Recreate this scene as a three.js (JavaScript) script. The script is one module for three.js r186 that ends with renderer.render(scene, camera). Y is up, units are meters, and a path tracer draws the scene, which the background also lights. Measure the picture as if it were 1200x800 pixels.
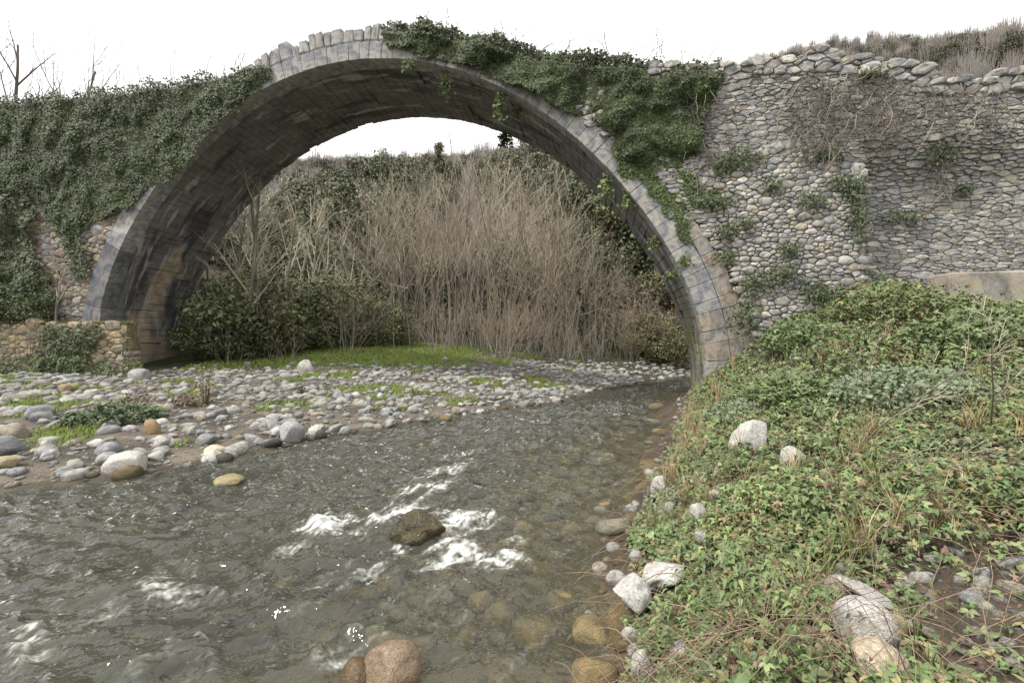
import * as THREE from 'three';
import { mergeVertices } from 'three/addons/utils/BufferGeometryUtils.js';
import { ImprovedNoise } from 'three/addons/math/ImprovedNoise.js';

// ---------------------------------------------------------------- camera, sky, sun, exposure
const scene = new THREE.Scene();
const EYE = new THREE.Vector3(8.568, 2.2, 14.628);
const camera = new THREE.PerspectiveCamera(2 * Math.atan(400 / 550) * 180 / Math.PI, 1.5, 0.05, 600);
camera.position.copy(EYE);
camera.rotation.order = 'YXZ';
camera.rotation.set(-1 * Math.PI / 180, 11.7 * Math.PI / 180, 0);
camera.updateMatrixWorld(true); camera.matrixWorldInverse.copy(camera.matrixWorld).invert();

const renderer = new THREE.WebGLRenderer({ antialias: true });
renderer.toneMapping = THREE.LinearToneMapping;
renderer.toneMappingExposure = 1.72;
renderer.outputColorSpace = THREE.SRGBColorSpace;
renderer.shadowMap.enabled = true;

{ // bright overcast: an even white cloud layer, a little brighter overhead
  const W = 64, H = 32, d = new Float32Array(W * H * 4);
  for (let j = 0; j < H; j++) for (let i = 0; i < W; i++) {
    const el = (j + 0.5) / H * Math.PI - Math.PI / 2, b = el < 0 ? 0.35 : 0.86 + 0.26 * Math.sin(el), k = (j * W + i) * 4;
    d[k] = b; d[k + 1] = b; d[k + 2] = b * 1.01; d[k + 3] = 1;
  }
  const t = new THREE.DataTexture(d, W, H, THREE.RGBAFormat, THREE.FloatType);
  t.mapping = THREE.EquirectangularReflectionMapping; t.magFilter = t.minFilter = THREE.LinearFilter;
  t.colorSpace = THREE.LinearSRGBColorSpace; t.needsUpdate = true;
  scene.background = t; scene.environment = t;
}
const sun = new THREE.DirectionalLight(new THREE.Color(1, 0.95, 0.87), 2.3);
sun.position.set(-22, 40, 16); sun.target.position.set(2, 0, 0);
sun.castShadow = true; sun.shadow.radius = 12; sun.shadow.mapSize.set(2048, 2048);
Object.assign(sun.shadow.camera, { left: -45, right: 45, top: 45, bottom: -45, near: 1, far: 160 });
scene.add(sun, sun.target);

// ---------------------------------------------------------------- helpers
const V3 = (x, y, z) => new THREE.Vector3(x, y, z);
const rgb = (r, g, b) => new THREE.Color().setRGB(r, g, b);
const clamp = (x, a = 0, b = 1) => Math.min(b, Math.max(a, x));
const mix = (a, b, t) => a + (b - a) * t;
const sstep = (a, b, x) => { const t = clamp((x - a) / (b - a)); return t * t * (3 - 2 * t); };
function rng(seed) {
  let a = seed * 2654435761 >>> 0;
  const f = () => { a = a + 0x6D2B79F5 >>> 0; let t = a; t = Math.imul(t ^ t >>> 15, t | 1); t ^= t + Math.imul(t ^ t >>> 7, t | 61); return ((t ^ t >>> 14) >>> 0) / 4294967296; };
  f.r = (lo, hi) => lo + (hi - lo) * f();
  f.i = n => Math.floor(f() * n);
  f.n = () => f() + f() + f() - 1.5;
  f.pick = a2 => a2[Math.floor(f() * a2.length)];
  return f;
}
const PN = new ImprovedNoise();
const noise = (x, y, z = 0.37) => PN.noise(x + 31.7, y + 17.3, z + 7.1);
function fbm(x, y, z = 0.37, o = 4) { let s = 0, a = 0.5; for (let k = 0; k < o; k++) { s += a * noise(x, y, z + k * 3.1); x *= 2.03; y *= 2.03; z *= 2.03; a *= 0.5; } return s; }
function lerpTable(T, z) { // T sorted by first column
  if (z <= T[0][0]) return T[0][1];
  for (let k = 1; k < T.length; k++) if (z <= T[k][0]) return mix(T[k - 1][1], T[k][1], (z - T[k - 1][0]) / (T[k][0] - T[k - 1][0]));
  return T[T.length - 1][1];
}
// a picture point gives a direction; the plane it lies on gives the place
function ray(px, py) { return V3((px - 600) / 550, -(py - 400) / 550, -1).applyQuaternion(camera.quaternion); }
function onZ(px, py, z) { const d = ray(px, py); return d.multiplyScalar((z - EYE.z) / d.z).add(EYE); }
function onY(px, py, y) { const d = ray(px, py); return d.multiplyScalar((y - EYE.y) / d.y).add(EYE); }
function onGround(px, py) { // where that sight line meets the ground
  const d = ray(px, py), p = V3(); let t = 0.8;
  for (; t < 60; t += 0.04) { p.copy(EYE).addScaledVector(d, t); if (p.y < ground(p.x, p.z)) break; }
  return p;
}
function inside(poly, x, y) {
  let c = false;
  for (let i = 0, j = poly.length - 1; i < poly.length; j = i++) {
    const [xi, yi] = poly[i], [xj, yj] = poly[j];
    if ((yi > y) !== (yj > y) && x < (xj - xi) * (y - yi) / (yj - yi) + xi) c = !c;
  }
  return c;
}
const taken = {};
function numbered(n) { const k = taken[n] = (taken[n] ?? -1) + 1; return k ? n + '_' + String(k).padStart(3, '0') : n; }
function tag(o, label, category, group, kind) {
  if (label) o.userData.label = label;
  if (category) o.userData.category = category;
  if (group) o.userData.group = group;
  if (kind) o.userData.kind = kind;
  return o;
}
function thing(name, label, category, pos = [0, 0, 0], group) {
  const o = new THREE.Group(); o.name = numbered(name); o.position.set(...pos); scene.add(o);
  return tag(o, label, category, group);
}
function mesh(name, geo, mat, parent = scene) {
  const m = new THREE.Mesh(geo, mat); m.name = parent === scene ? numbered(name) : name; parent.add(m); return m;
}
function inst(name, geo, mat, list, parent = scene) {
  const m = new THREE.InstancedMesh(geo, mat, list.length); m.name = parent === scene ? numbered(name) : name;
  list.forEach((e, i) => { m.setMatrixAt(i, e.m); if (e.c) m.setColorAt(i, e.c); });
  m.userData.kind = 'stuff'; parent.add(m); return m;
}
const _q = new THREE.Quaternion(), _e = new THREE.Euler();
const TR = (p, q, s) => new THREE.Matrix4().compose(p, q, typeof s === 'number' ? V3(s, s, s) : s);
const euler = (x, y, z, o = 'YXZ') => new THREE.Quaternion().setFromEuler(new THREE.Euler(x, y, z, o));

function geoFrom(pos, idx, uv, col) {
  const g = new THREE.BufferGeometry();
  g.setAttribute('position', new THREE.Float32BufferAttribute(pos, 3));
  if (uv) g.setAttribute('uv', new THREE.Float32BufferAttribute(uv, 2));
  if (col) g.setAttribute('color', new THREE.Float32BufferAttribute(col, 3));
  if (idx) g.setIndex(idx);
  g.computeVertexNormals();
  return g;
}
// joins many small geometries into one, with a colour for each
class Joined {
  constructor() { this.p = []; this.n = []; this.u = []; this.c = []; this.i = []; this.k = 0; }
  add(g, m, c) {
    const P = g.attributes.position, N = g.attributes.normal, U = g.attributes.uv, v = V3(), nm = new THREE.Matrix3().getNormalMatrix(m);
    for (let k = 0; k < P.count; k++) {
      v.fromBufferAttribute(P, k).applyMatrix4(m); this.p.push(v.x, v.y, v.z);
      v.fromBufferAttribute(N, k).applyMatrix3(nm).normalize(); this.n.push(v.x, v.y, v.z);
      if (U) this.u.push(U.getX(k), U.getY(k)); else this.u.push(0, 0);
      this.c.push(c.r, c.g, c.b);
    }
    if (g.index) for (let k = 0; k < g.index.count; k++) this.i.push(g.index.getX(k) + this.k);
    else for (let k = 0; k < P.count; k++) this.i.push(k + this.k);
    this.k += P.count;
  }
  build() {
    const g = new THREE.BufferGeometry();
    g.setAttribute('position', new THREE.Float32BufferAttribute(this.p, 3)); g.setAttribute('normal', new THREE.Float32BufferAttribute(this.n, 3));
    g.setAttribute('uv', new THREE.Float32BufferAttribute(this.u, 2)); g.setAttribute('color', new THREE.Float32BufferAttribute(this.c, 3));
    g.setIndex(this.i); return g;
  }
}
// tapered stems, branches, twigs
class Stems {
  constructor() { this.p = []; this.i = []; this.k = 0; this.u = []; }
  tube(pts, r0, r1, sides = 4) {
    const n = pts.length, a = V3(), b = V3(), t = V3();
    for (let k = 0; k < n; k++) {
      t.copy(pts[Math.min(n - 1, k + 1)]).sub(pts[Math.max(0, k - 1)]).normalize();
      a.set(t.y, -t.x, 0.31); a.cross(t).normalize(); b.copy(t).cross(a);
      const r = mix(r0, r1, k / (n - 1));
      for (let s = 0; s < sides; s++) {
        const w = s / sides * Math.PI * 2, c = Math.cos(w) * r, d = Math.sin(w) * r, P = pts[k];
        this.p.push(P.x + a.x * c + b.x * d, P.y + a.y * c + b.y * d, P.z + a.z * c + b.z * d); this.u.push(s / sides, k * 0.3);
      }
      if (k) for (let s = 0; s < sides; s++) {
        const q = this.k + k * sides, A = q - sides + s, B = q - sides + (s + 1) % sides, Cc = q + s, D = q + (s + 1) % sides;
        this.i.push(A, B, D, A, D, Cc);
      }
    }
    this.k += n * sides;
  }
  build() { return geoFrom(this.p, this.i, this.u); }
}

// ---------------------------------------------------------------- textures and materials
function dataTex(w, h, fn, srgb = true, repeat = true) {
  const d = new Uint8Array(w * h * 4);
  for (let j = 0; j < h; j++) for (let i = 0; i < w; i++) {
    const c = fn(i / w, j / h, i, j), k = (j * w + i) * 4;
    d[k] = clamp(c[0]) * 255; d[k + 1] = clamp(c[1]) * 255; d[k + 2] = clamp(c[2]) * 255; d[k + 3] = 255;
  }
  const t = new THREE.DataTexture(d, w, h, THREE.RGBAFormat);
  t.wrapS = t.wrapT = repeat ? THREE.RepeatWrapping : THREE.ClampToEdgeWrapping;
  t.magFilter = THREE.LinearFilter; t.minFilter = THREE.LinearMipmapLinearFilter; t.generateMipmaps = true;
  if (srgb) t.colorSpace = THREE.SRGBColorSpace;
  t.needsUpdate = true; return t;
}
// periodic value noise for tiles
function tileNoise(seed, n) {
  const r = rng(seed), g = new Float32Array(n * n).map(() => r());
  return (u, v) => {
    const x = ((u % 1) + 1) % 1 * n, y = ((v % 1) + 1) % 1 * n, i = Math.floor(x), j = Math.floor(y), fx = x - i, fy = y - j;
    const sx = fx * fx * (3 - 2 * fx), sy = fy * fy * (3 - 2 * fy), G = (a, b) => g[(b % n) * n + a % n];
    return mix(mix(G(i, j), G(i + 1, j), sx), mix(G(i, j + 1), G(i + 1, j + 1), sx), sy);
  };
}
const tn = [4, 8, 16, 32, 64, 128].map((n, k) => tileNoise(40 + k, n));
const tfbm = (u, v, a = 0, b = 5) => { let s = 0, w = 0, q = 1; for (let k = a; k <= b; k++) { s += tn[k](u, v) * q; w += q; q *= 0.62; } return s / w; };
const stoneMap = dataTex(256, 256, (u, v) => {
  const n = tfbm(u, v, 1, 5), f = tn[5](u, v), l = tfbm(u + 0.37, v + 0.11, 0, 3);
  let b = 0.62 + 0.5 * (n - 0.5) + 0.2 * (f - 0.5) + 0.12 * sstep(0.52, 0.66, l); if (f > 0.93) b -= 0.25;
  const w = (l - 0.5) * 0.14; b = clamp(b + 0.2);
  return [b * (1 + w), b, b * (1 - w * 1.4)];
});
const stoneBump = dataTex(256, 256, (u, v) => { const n = 0.7 * tfbm(u, v, 1, 5) + 0.3 * tn[5](u, v); return [n, n, n]; }, false);
const barkMap = dataTex(128, 128, (u, v) => { const n = 0.55 + 0.6 * (tfbm(u, v * 0.4, 1, 5) - 0.3); return [n, n * 0.98, n * 0.95]; });
const soilMap = dataTex(512, 512, (u, v) => { const n = tfbm(u, v, 0, 5), f = tn[5](u * 2, v * 2); const b = 0.7 + 0.9 * (n - 0.5) + 0.3 * (f - 0.5); return [b * 1.02, b, b * 0.96]; });
const soilBump = dataTex(512, 512, (u, v) => { const n = 0.5 * tfbm(u, v, 1, 5) + 0.5 * tn[5](u * 2, v * 2); return [n, n, n]; }, false);

const stoneMat = (r, g, b, o = {}) => new THREE.MeshStandardMaterial({ color: rgb(r, g, b), map: stoneMap, bumpMap: stoneBump, bumpScale: 0.012, roughness: 0.9, ...o });
const plain = (r, g, b, rough = 0.9, o = {}) => new THREE.MeshStandardMaterial({ color: rgb(r, g, b), roughness: rough, ...o });
const leafMat = (r, g, b, rough = 0.55, tr = 0.25) => new THREE.MeshPhysicalMaterial({ color: rgb(r, g, b), roughness: rough, transmission: tr, thickness: 0, side: THREE.DoubleSide });

// ---------------------------------------------------------------- terrain
const LEFT_WATER = [[-30, 30], [-20, 22], [-10.4, 11.8], [-7, 9.7], [-4.4, 8.1], [-0.45, 6.58], [1.64, 4.87], [3.53, 3.62], [5.1, 2.67], [6.08, 2.11], [7.55, 1.66], [8.61, 1.1], [9.05, 0.52], [9.56, 0.0], [11.5, -2.2], [14.5, -5.5], [20, -12]];
const RIGHT_WATER = [[-30, 60], [-20, 34], [-12, 19], [-9, 14.6], [-4.5, 12.0], [-1.4, 11.3], [3.06, 10.2], [7.2, 9.35], [9.2, 8.8], [10.7, 8.65], [11.6, 8.7], [12.5, 8.2], [14, 7.2], [16, 6.2], [20, 4]];
const leftW = z => lerpTable(LEFT_WATER, z), rightW = z => lerpTable(RIGHT_WATER, z);
const CTRL = [
  // river bed
  [5, 10, -.4], [3.5, 12.5, -.45], [2, 15, -.5], [-4, 20, -.5], [6.3, 6, -.42], [7.6, 2, -.42], [9.2, -3, -.45], [11.8, -8, -.45], [17, -12, -.45], [28, -18, -.4], [7.6, 9.8, -.28], [7.0, 11.8, -.32], [5.6, 14, -.4], [2.2, 9.4, -.2], [3.2, 7, -.22],
  // gravel bar
  ...LEFT_WATER.slice(2, 16).map(([z, x]) => [x - 0.1, z, 0.02]),
  [0, 7.2, .22], [-3, 6.6, .38], [-8, 2.5, .56], [-5, -1.5, .62], [-9.4, 1.2, .62], [-9.2, -4.6, 1.15], [-4, -5, 1.12], [0.8, -1.8, .5], [3.0, -5.5, .62], [-5, -9, 1.5], [0, -10.5, 1.3], [5, -13.5, 1.0], [8.6, -13.5, .55], [-12, 5, .62], [-20, 8, .8], [-9, 11, .42], [-20, 16, .8], [-3.5, 9.3, .2], [-16, -3, 1.2], [-24, -3, 1.5],
  [12, -15.5, .6], [17, -19, .8], [12, -19, 1.8], [4, -18, 1.6], [-4, -16, 2.0], [-12, -14, 2.8],
  // right bank
  ...RIGHT_WATER.slice(3, 14).map(([z, x]) => [x + 0.1, z, 0.02]),
  [8.6, 14.6, .62], [9.6, 12.2, .52], [9.5, 9.9, .42], [10.3, 7.9, .62], [11.3, 4.2, .95], [11.9, 1.2, 1.25], [12.4, .2, 1.75], [13.1, .4, 2.25], [15.2, .5, 3.3], [17.2, .9, 2.75], [19.2, .9, 2.65], [17.6, 2.4, 2.45], [20, 2.4, 2.5], [25, 0, 3.8], [15, 6.5, 1.7], [12.2, 10, .95], [13, 4.5, 1.75], [16.5, 11, 1.6], [20, 6, 2.7], [11, 13.5, .85], [13, 16, 1.1], [9, 18, .8], [24, 14, 3], [13.4, -3, 1.2], [17, -5, 2.6], [23, -6, 3.4],
  // valley sides and hills behind
  [-22, -43, 21], [-8, -28, 7.5], [-3, -40, 17.5], [5, -36, 15.5], [12, -30, 11], [18, -27, 5], [14, -46, 23], [-34, -30, 15], [-45, -60, 30], [-10, -70, 31], [-24, -16, 7.5], [-23, -8, 8.9], [-27, -8, 9], [-40, -5, 8], [25, -40, 16], [40, -40, 23], [61, -58, 37.5], [47, -64, 42.5], [35, -72, 46.5], [29, -79, 46.5], [20, -88, 38], [80, -40, 38], [90, -90, 44], [10, -100, 30], [-40, -100, 34], [-90, -60, 40], [-80, 0, 18], [-60, 40, 8], [45, -10, 9], [60, 20, 12], [40, 40, 6], [0, 60, -.4], [100, 60, 20], [-100, -140, 40], [120, -140, 55], [0, -140, 35],
];
const TPS = (() => { // smooth interpolation of the heights above
  const n = CTRL.length, m = n + 3, A = [];
  for (let i = 0; i < m; i++) { A.push(new Float64Array(m + 1)); }
  for (let i = 0; i < n; i++) {
    for (let j = 0; j < n; j++) A[i][j] = Math.hypot(CTRL[i][0] - CTRL[j][0], CTRL[i][1] - CTRL[j][1]);
    A[i][n] = A[n][i] = 1; A[i][n + 1] = A[n + 1][i] = CTRL[i][0] / 50; A[i][n + 2] = A[n + 2][i] = CTRL[i][1] / 50; A[i][m] = CTRL[i][2];
  }
  for (let c = 0; c < m; c++) {
    let p = c; for (let r = c + 1; r < m; r++) if (Math.abs(A[r][c]) > Math.abs(A[p][c])) p = r;
    [A[c], A[p]] = [A[p], A[c]];
    for (let r = 0; r < m; r++) if (r !== c && A[r][c]) { const f = A[r][c] / A[c][c]; for (let k = c; k <= m; k++) A[r][k] -= f * A[c][k]; }
  }
  return A.map((r, i) => r[m] / r[i]);
})();
function baseHeight(x, z) {
  const n = CTRL.length; let s = TPS[n] + TPS[n + 1] * x / 50 + TPS[n + 2] * z / 50;
  for (let i = 0; i < n; i++) s += TPS[i] * Math.hypot(x - CTRL[i][0], z - CTRL[i][1]);
  return s;
}
function ground(x, z) {
  let h = baseHeight(x, z);
  const far = sstep(16, 40, Math.hypot(x - 5, z - 3));
  h += mix(0.07, 1.1, far) * fbm(x * mix(0.7, 0.12, far), z * mix(0.7, 0.12, far), 0.2, 3);
  return h;
}
function lines(lo, hi, a, b, fine, grow) { // grid lines: fine between a and b, widening outside
  const L = []; for (let v = a; v <= b + 1e-6; v += fine) L.push(v);
  let s = fine; for (let v = b; v < hi;) { s = Math.min(s * grow, 6); v += s; L.push(v); }
  s = fine; for (let v = a; v > lo;) { s = Math.min(s * grow, 6); v -= s; L.unshift(v); }
  return L;
}
const groundMat = new THREE.MeshStandardMaterial({ vertexColors: true, map: soilMap, bumpMap: soilBump, bumpScale: 0.03, roughness: 0.95 });
function zone(x, z, h) { // what the ground is made of
  const l = leftW(z), r = rightW(z);
  const inRiver = x > l && x < r;
  if (Math.hypot(x - 5, z - 3) > 34) return 'wood';
  if (inRiver) return 'bed';
  if (x >= r) return z < -0.2 ? 'wood' : 'bank';
  if (z < -11.5 + 0.25 * Math.abs(x) && z < -9) return 'wood';
  return 'bar';
}
function grassAmount(x, z) { // grass on the bar: the strip below the trees and scattered tufts
  const strip = sstep(-2.6, -4.4, z + 0.32 * x + 0.9) * sstep(2.5, -0.5, x);
  const patch = sstep(0.06, 0.2, fbm(x * 0.5 + 3, z * 0.42 + 9, 0.8, 3)) * sstep(9.2, 7.5, z + Math.abs(x) * 0.05) * sstep(0.6, 1.6, leftW(z) - x);
  return clamp(Math.max(strip, 0.8 * patch));
}
{
  const xs = lines(-150, 150, -17, 21, 0.2, 1.09), zs = lines(-150, 70, -18, 15.5, 0.2, 1.09), pos = [], uv = [], col = [], idx = [];
  const C = { bed: [.10, .09, .065], bar: [.19, .165, .135], bank: [.10, .08, .055], wood: [.085, .07, .05] };
  for (const z of zs) for (const x of xs) {
    const h = ground(x, z), k = zone(x, z, h);
    pos.push(x, h, z); uv.push(x / 2.6, z / 2.6);
    let c = C[k]; const n = 1 + 0.5 * fbm(x * 0.9, z * 0.9, 2.2, 3);
    if (k === 'bar') { const g = grassAmount(x, z); c = [mix(c[0], .085, g), mix(c[1], .12, g), mix(c[2], .03, g)]; }
    if (k === 'bed') { const o = sstep(-0.1, 0.3, fbm(x * 0.8, z * 0.8, 5.5, 3)); c = [mix(c[0], .075, o), mix(c[1], .075, o), mix(c[2], .05, o)]; const gold = sstep(3.8, 0.8, rightW(z) - x + 0.9 * fbm(x * 0.9, z * 0.9, 3.2, 3)) * sstep(-2, 5, z); c = [mix(c[0], .20, gold), mix(c[1], .155, gold), mix(c[2], .075, gold)]; if (h > -0.02) c = C.bank; }
    if (k === 'wood') { const g = sstep(0, 0.3, fbm(x * 0.06, z * 0.06, 4.4, 3)); c = [mix(c[0], .06, g), mix(c[1], .075, g), mix(c[2], .03, g)]; }
    col.push(c[0] * n, c[1] * n, c[2] * n);
  }
  const nx = xs.length;
  for (let j = 0; j + 1 < zs.length; j++) for (let i = 0; i + 1 < nx; i++) { const a = j * nx + i, b = a + 1, c = a + nx, d = c + 1; idx.push(a, c, b, b, c, d); }
  tag(mesh('ground', geoFrom(pos, idx, uv, col), groundMat), 'valley floor with stony river bed, gravel bar and earthy banks', 'ground', null, 'structure');
}
// ---------------------------------------------------------------- the bridge: arch line, ring, soffit, spandrels
const SPAN_Y = -2.636, WIDE = 4.104;
const polyR = (c, th) => { const u = th - Math.PI / 2; return c.reduce((s, k) => s * u + k, 0); };
const FRONT_C = [-0.8871, -0.1238, 2.3617, 0.0186, -3.0439, 0.0355, 14.0678], BACK_C = [-0.626, -0.0054, 1.9537, -0.0222, -2.6617, 0.0449, 13.9371];
function archLine(c, lo, hi) { // from the left foot over the crown to the right foot, evenly spaced
  const P = [], D = Math.PI / 180;
  const at = d => { const r = polyR(c, d * D); return [r * Math.cos(d * D), SPAN_Y + r * Math.sin(d * D)]; };
  const a = at(hi), b = at(lo);
  for (let y = -0.6; y < a[1] - 0.15; y += 0.2) P.push([a[0] - (a[1] - y) * 0.03, y]);
  for (let d = hi; d >= lo; d -= 0.5) P.push(at(d));
  for (let y = b[1] - 0.2; y > -0.8; y -= 0.2) P.push([b[0] + (b[1] - y) * 0.06, y]);
  const len = [0]; for (let k = 1; k < P.length; k++) len.push(len[k - 1] + Math.hypot(P[k][0] - P[k - 1][0], P[k][1] - P[k - 1][1]));
  const L = len[len.length - 1], out = []; let j = 1;
  for (let k = 0; k <= 600; k++) { const s = k / 600 * L; while (j < P.length - 1 && len[j] < s) j++; const t = (s - len[j - 1]) / (len[j] - len[j - 1]); out.push([mix(P[j - 1][0], P[j][0], t), mix(P[j - 1][1], P[j][1], t)]); }
  out.L = L; return out;
}
const FRONT = archLine(FRONT_C, 18, 152.5), BACK = archLine(BACK_C, 15.5, 161);
const sample = (A, s) => { const x = clamp(s) * 600, i = Math.min(599, Math.floor(x)), t = x - i; return [mix(A[i][0], A[i + 1][0], t), mix(A[i][1], A[i + 1][1], t)]; };
const archAt = (s, v) => { const a = sample(FRONT, s), b = sample(BACK, s); return [mix(a[0], b[0], v), mix(a[1], b[1], v)]; };
function archOut(s, v) { const a = archAt(s - 0.004, v), b = archAt(s + 0.004, v), x = b[0] - a[0], y = b[1] - a[1], l = Math.hypot(x, y) || 1; return [-y / l, x / l]; }
// point on the vault: s along the arch, v from front (0) to back (1), o outwards into the masonry
function vault(s, v, o) { const p = archAt(s, v), n = archOut(s, v); return V3(p[0] + n[0] * o, p[1] + n[1] * o, -WIDE * v); }
const sAtX = (x, left) => { for (let k = 0; k <= 600; k++) { const p = FRONT[k]; if (p[0] >= x) return k / 600; } return 1; };
const ringThick = s => lerpTable([[0, 0.95], [0.12, 0.8], [0.25, 0.6], [0.4, 0.58], [0.52, 0.58], [0.66, 0.6], [0.74, 0.66], [0.78, 0.9], [0.86, 1.1], [0.93, 1.32], [1, 1.4]], s);
const arcLen = FRONT.L;

// weathering of the vault, tones darkened to paint in shade under the arch: black crusts, lime runs, lost facing of ochre stone at the left foot, moss low on the right
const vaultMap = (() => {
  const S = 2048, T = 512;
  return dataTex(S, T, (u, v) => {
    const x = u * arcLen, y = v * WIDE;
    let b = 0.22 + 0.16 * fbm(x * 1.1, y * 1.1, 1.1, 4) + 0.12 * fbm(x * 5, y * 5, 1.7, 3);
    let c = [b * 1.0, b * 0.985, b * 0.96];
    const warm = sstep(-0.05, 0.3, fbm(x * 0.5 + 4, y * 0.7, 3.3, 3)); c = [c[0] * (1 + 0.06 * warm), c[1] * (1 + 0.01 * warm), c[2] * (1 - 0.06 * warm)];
    const black = sstep(0.02, 0.26, fbm(x * 0.35, y * 1.9, 6.1, 4) + 0.14 * sstep(0.3, 0.05, u) - 0.05); c = c.map((k, i) => mix(k * 0.72, [.05, .05, .056][i], 0.82 * black));  // black crusts, spread wider and stone tone lowered to deepen the vault shade
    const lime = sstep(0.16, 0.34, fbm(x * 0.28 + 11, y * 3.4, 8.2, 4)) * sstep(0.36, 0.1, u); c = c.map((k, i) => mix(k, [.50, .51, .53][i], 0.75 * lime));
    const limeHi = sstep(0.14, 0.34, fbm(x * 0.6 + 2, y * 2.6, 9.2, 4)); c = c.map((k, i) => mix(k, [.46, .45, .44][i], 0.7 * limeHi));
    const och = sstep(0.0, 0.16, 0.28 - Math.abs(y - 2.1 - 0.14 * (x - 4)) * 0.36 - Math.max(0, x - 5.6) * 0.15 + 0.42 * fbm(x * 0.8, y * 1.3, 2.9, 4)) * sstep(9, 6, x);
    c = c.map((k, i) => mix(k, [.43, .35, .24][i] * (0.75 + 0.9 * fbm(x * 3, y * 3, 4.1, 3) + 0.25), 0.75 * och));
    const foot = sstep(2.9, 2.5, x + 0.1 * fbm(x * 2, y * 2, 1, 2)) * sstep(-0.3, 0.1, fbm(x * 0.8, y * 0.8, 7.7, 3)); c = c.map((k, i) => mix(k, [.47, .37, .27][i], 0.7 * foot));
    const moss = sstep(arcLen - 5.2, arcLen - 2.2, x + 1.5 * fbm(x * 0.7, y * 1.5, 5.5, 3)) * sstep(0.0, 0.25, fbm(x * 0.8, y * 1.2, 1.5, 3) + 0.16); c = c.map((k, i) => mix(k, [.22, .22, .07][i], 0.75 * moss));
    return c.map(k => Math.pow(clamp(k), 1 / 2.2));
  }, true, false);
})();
const fineBump = dataTex(512, 256, (u, v) => { const n = 0.45 * tfbm(u * 4, v * 2, 1, 5) + 0.55 * tn[5](u * 4, v * 2); return [n, n, n]; }, false);
const vaultBump = fineBump.clone(); vaultBump.repeat.set(8, 2); vaultBump.needsUpdate = true;
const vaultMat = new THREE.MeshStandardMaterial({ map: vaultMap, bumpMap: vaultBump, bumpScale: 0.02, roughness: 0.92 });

// a dressed block: a unit cube with worn edges, bent into place by fn(a, b, c) -> point
function block(fn, ch, uvfn, wobble = 0, r = null) {
  const pos = [], uv = [];
  const P = (i, j, k, ax) => { const q = [i, j, k].map((s, n) => s === 0 ? (n === ax ? 0 : ch[n]) : (n === ax ? 1 : 1 - ch[n])); return q; };
  const J = {}; if (r) for (let n = 0; n < 8; n++) J[n] = [r.n() * wobble, r.n() * wobble, r.n() * wobble];
  const put = (...tris) => { for (const [q, key] of tris) { const p = fn(...q); if (r) { const j = J[key]; p.x += j[0]; p.y += j[1]; p.z += j[2]; } pos.push(p.x, p.y, p.z); const t = uvfn(...q); uv.push(t[0], t[1]); } };
  const c = (i, j, k, ax) => [P(i, j, k, ax), i + 2 * j + 4 * k];
  const quad = (a, b, d, e) => put(a, b, d, a, d, e);
  for (const s of [0, 1]) { // faces
    const f = (A, B, C2, D) => s ? quad(A, B, C2, D) : quad(D, C2, B, A);
    f(c(s, 0, 0, 0), c(s, 1, 0, 0), c(s, 1, 1, 0), c(s, 0, 1, 0));
    f(c(0, s, 0, 1), c(0, s, 1, 1), c(1, s, 1, 1), c(1, s, 0, 1));
    f(c(0, 0, s, 2), c(1, 0, s, 2), c(1, 1, s, 2), c(0, 1, s, 2));
  }
  for (const a of [0, 1]) for (const b of [0, 1]) { // edges
    const fl = (a ^ b) === 0, E = (A, B, C2, D) => fl ? quad(A, B, C2, D) : quad(D, C2, B, A);
    E(c(0, a, b, 1), c(0, a, b, 2), c(1, a, b, 2), c(1, a, b, 1));
    E(c(a, 0, b, 2), c(a, 0, b, 0), c(a, 1, b, 0), c(a, 1, b, 2));
    E(c(a, b, 0, 0), c(a, b, 0, 1), c(a, b, 1, 1), c(a, b, 1, 0));
  }
  for (let n = 0; n < 8; n++) { const i = n & 1, j = n >> 1 & 1, k = n >> 2; const t = [c(i, j, k, 0), c(i, j, k, 1), c(i, j, k, 2)]; if ((i + j + k) % 2) put(t[0], t[1], t[2]); else put(t[2], t[1], t[0]); }
  return geoFrom(pos, null, uv);
}

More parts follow.
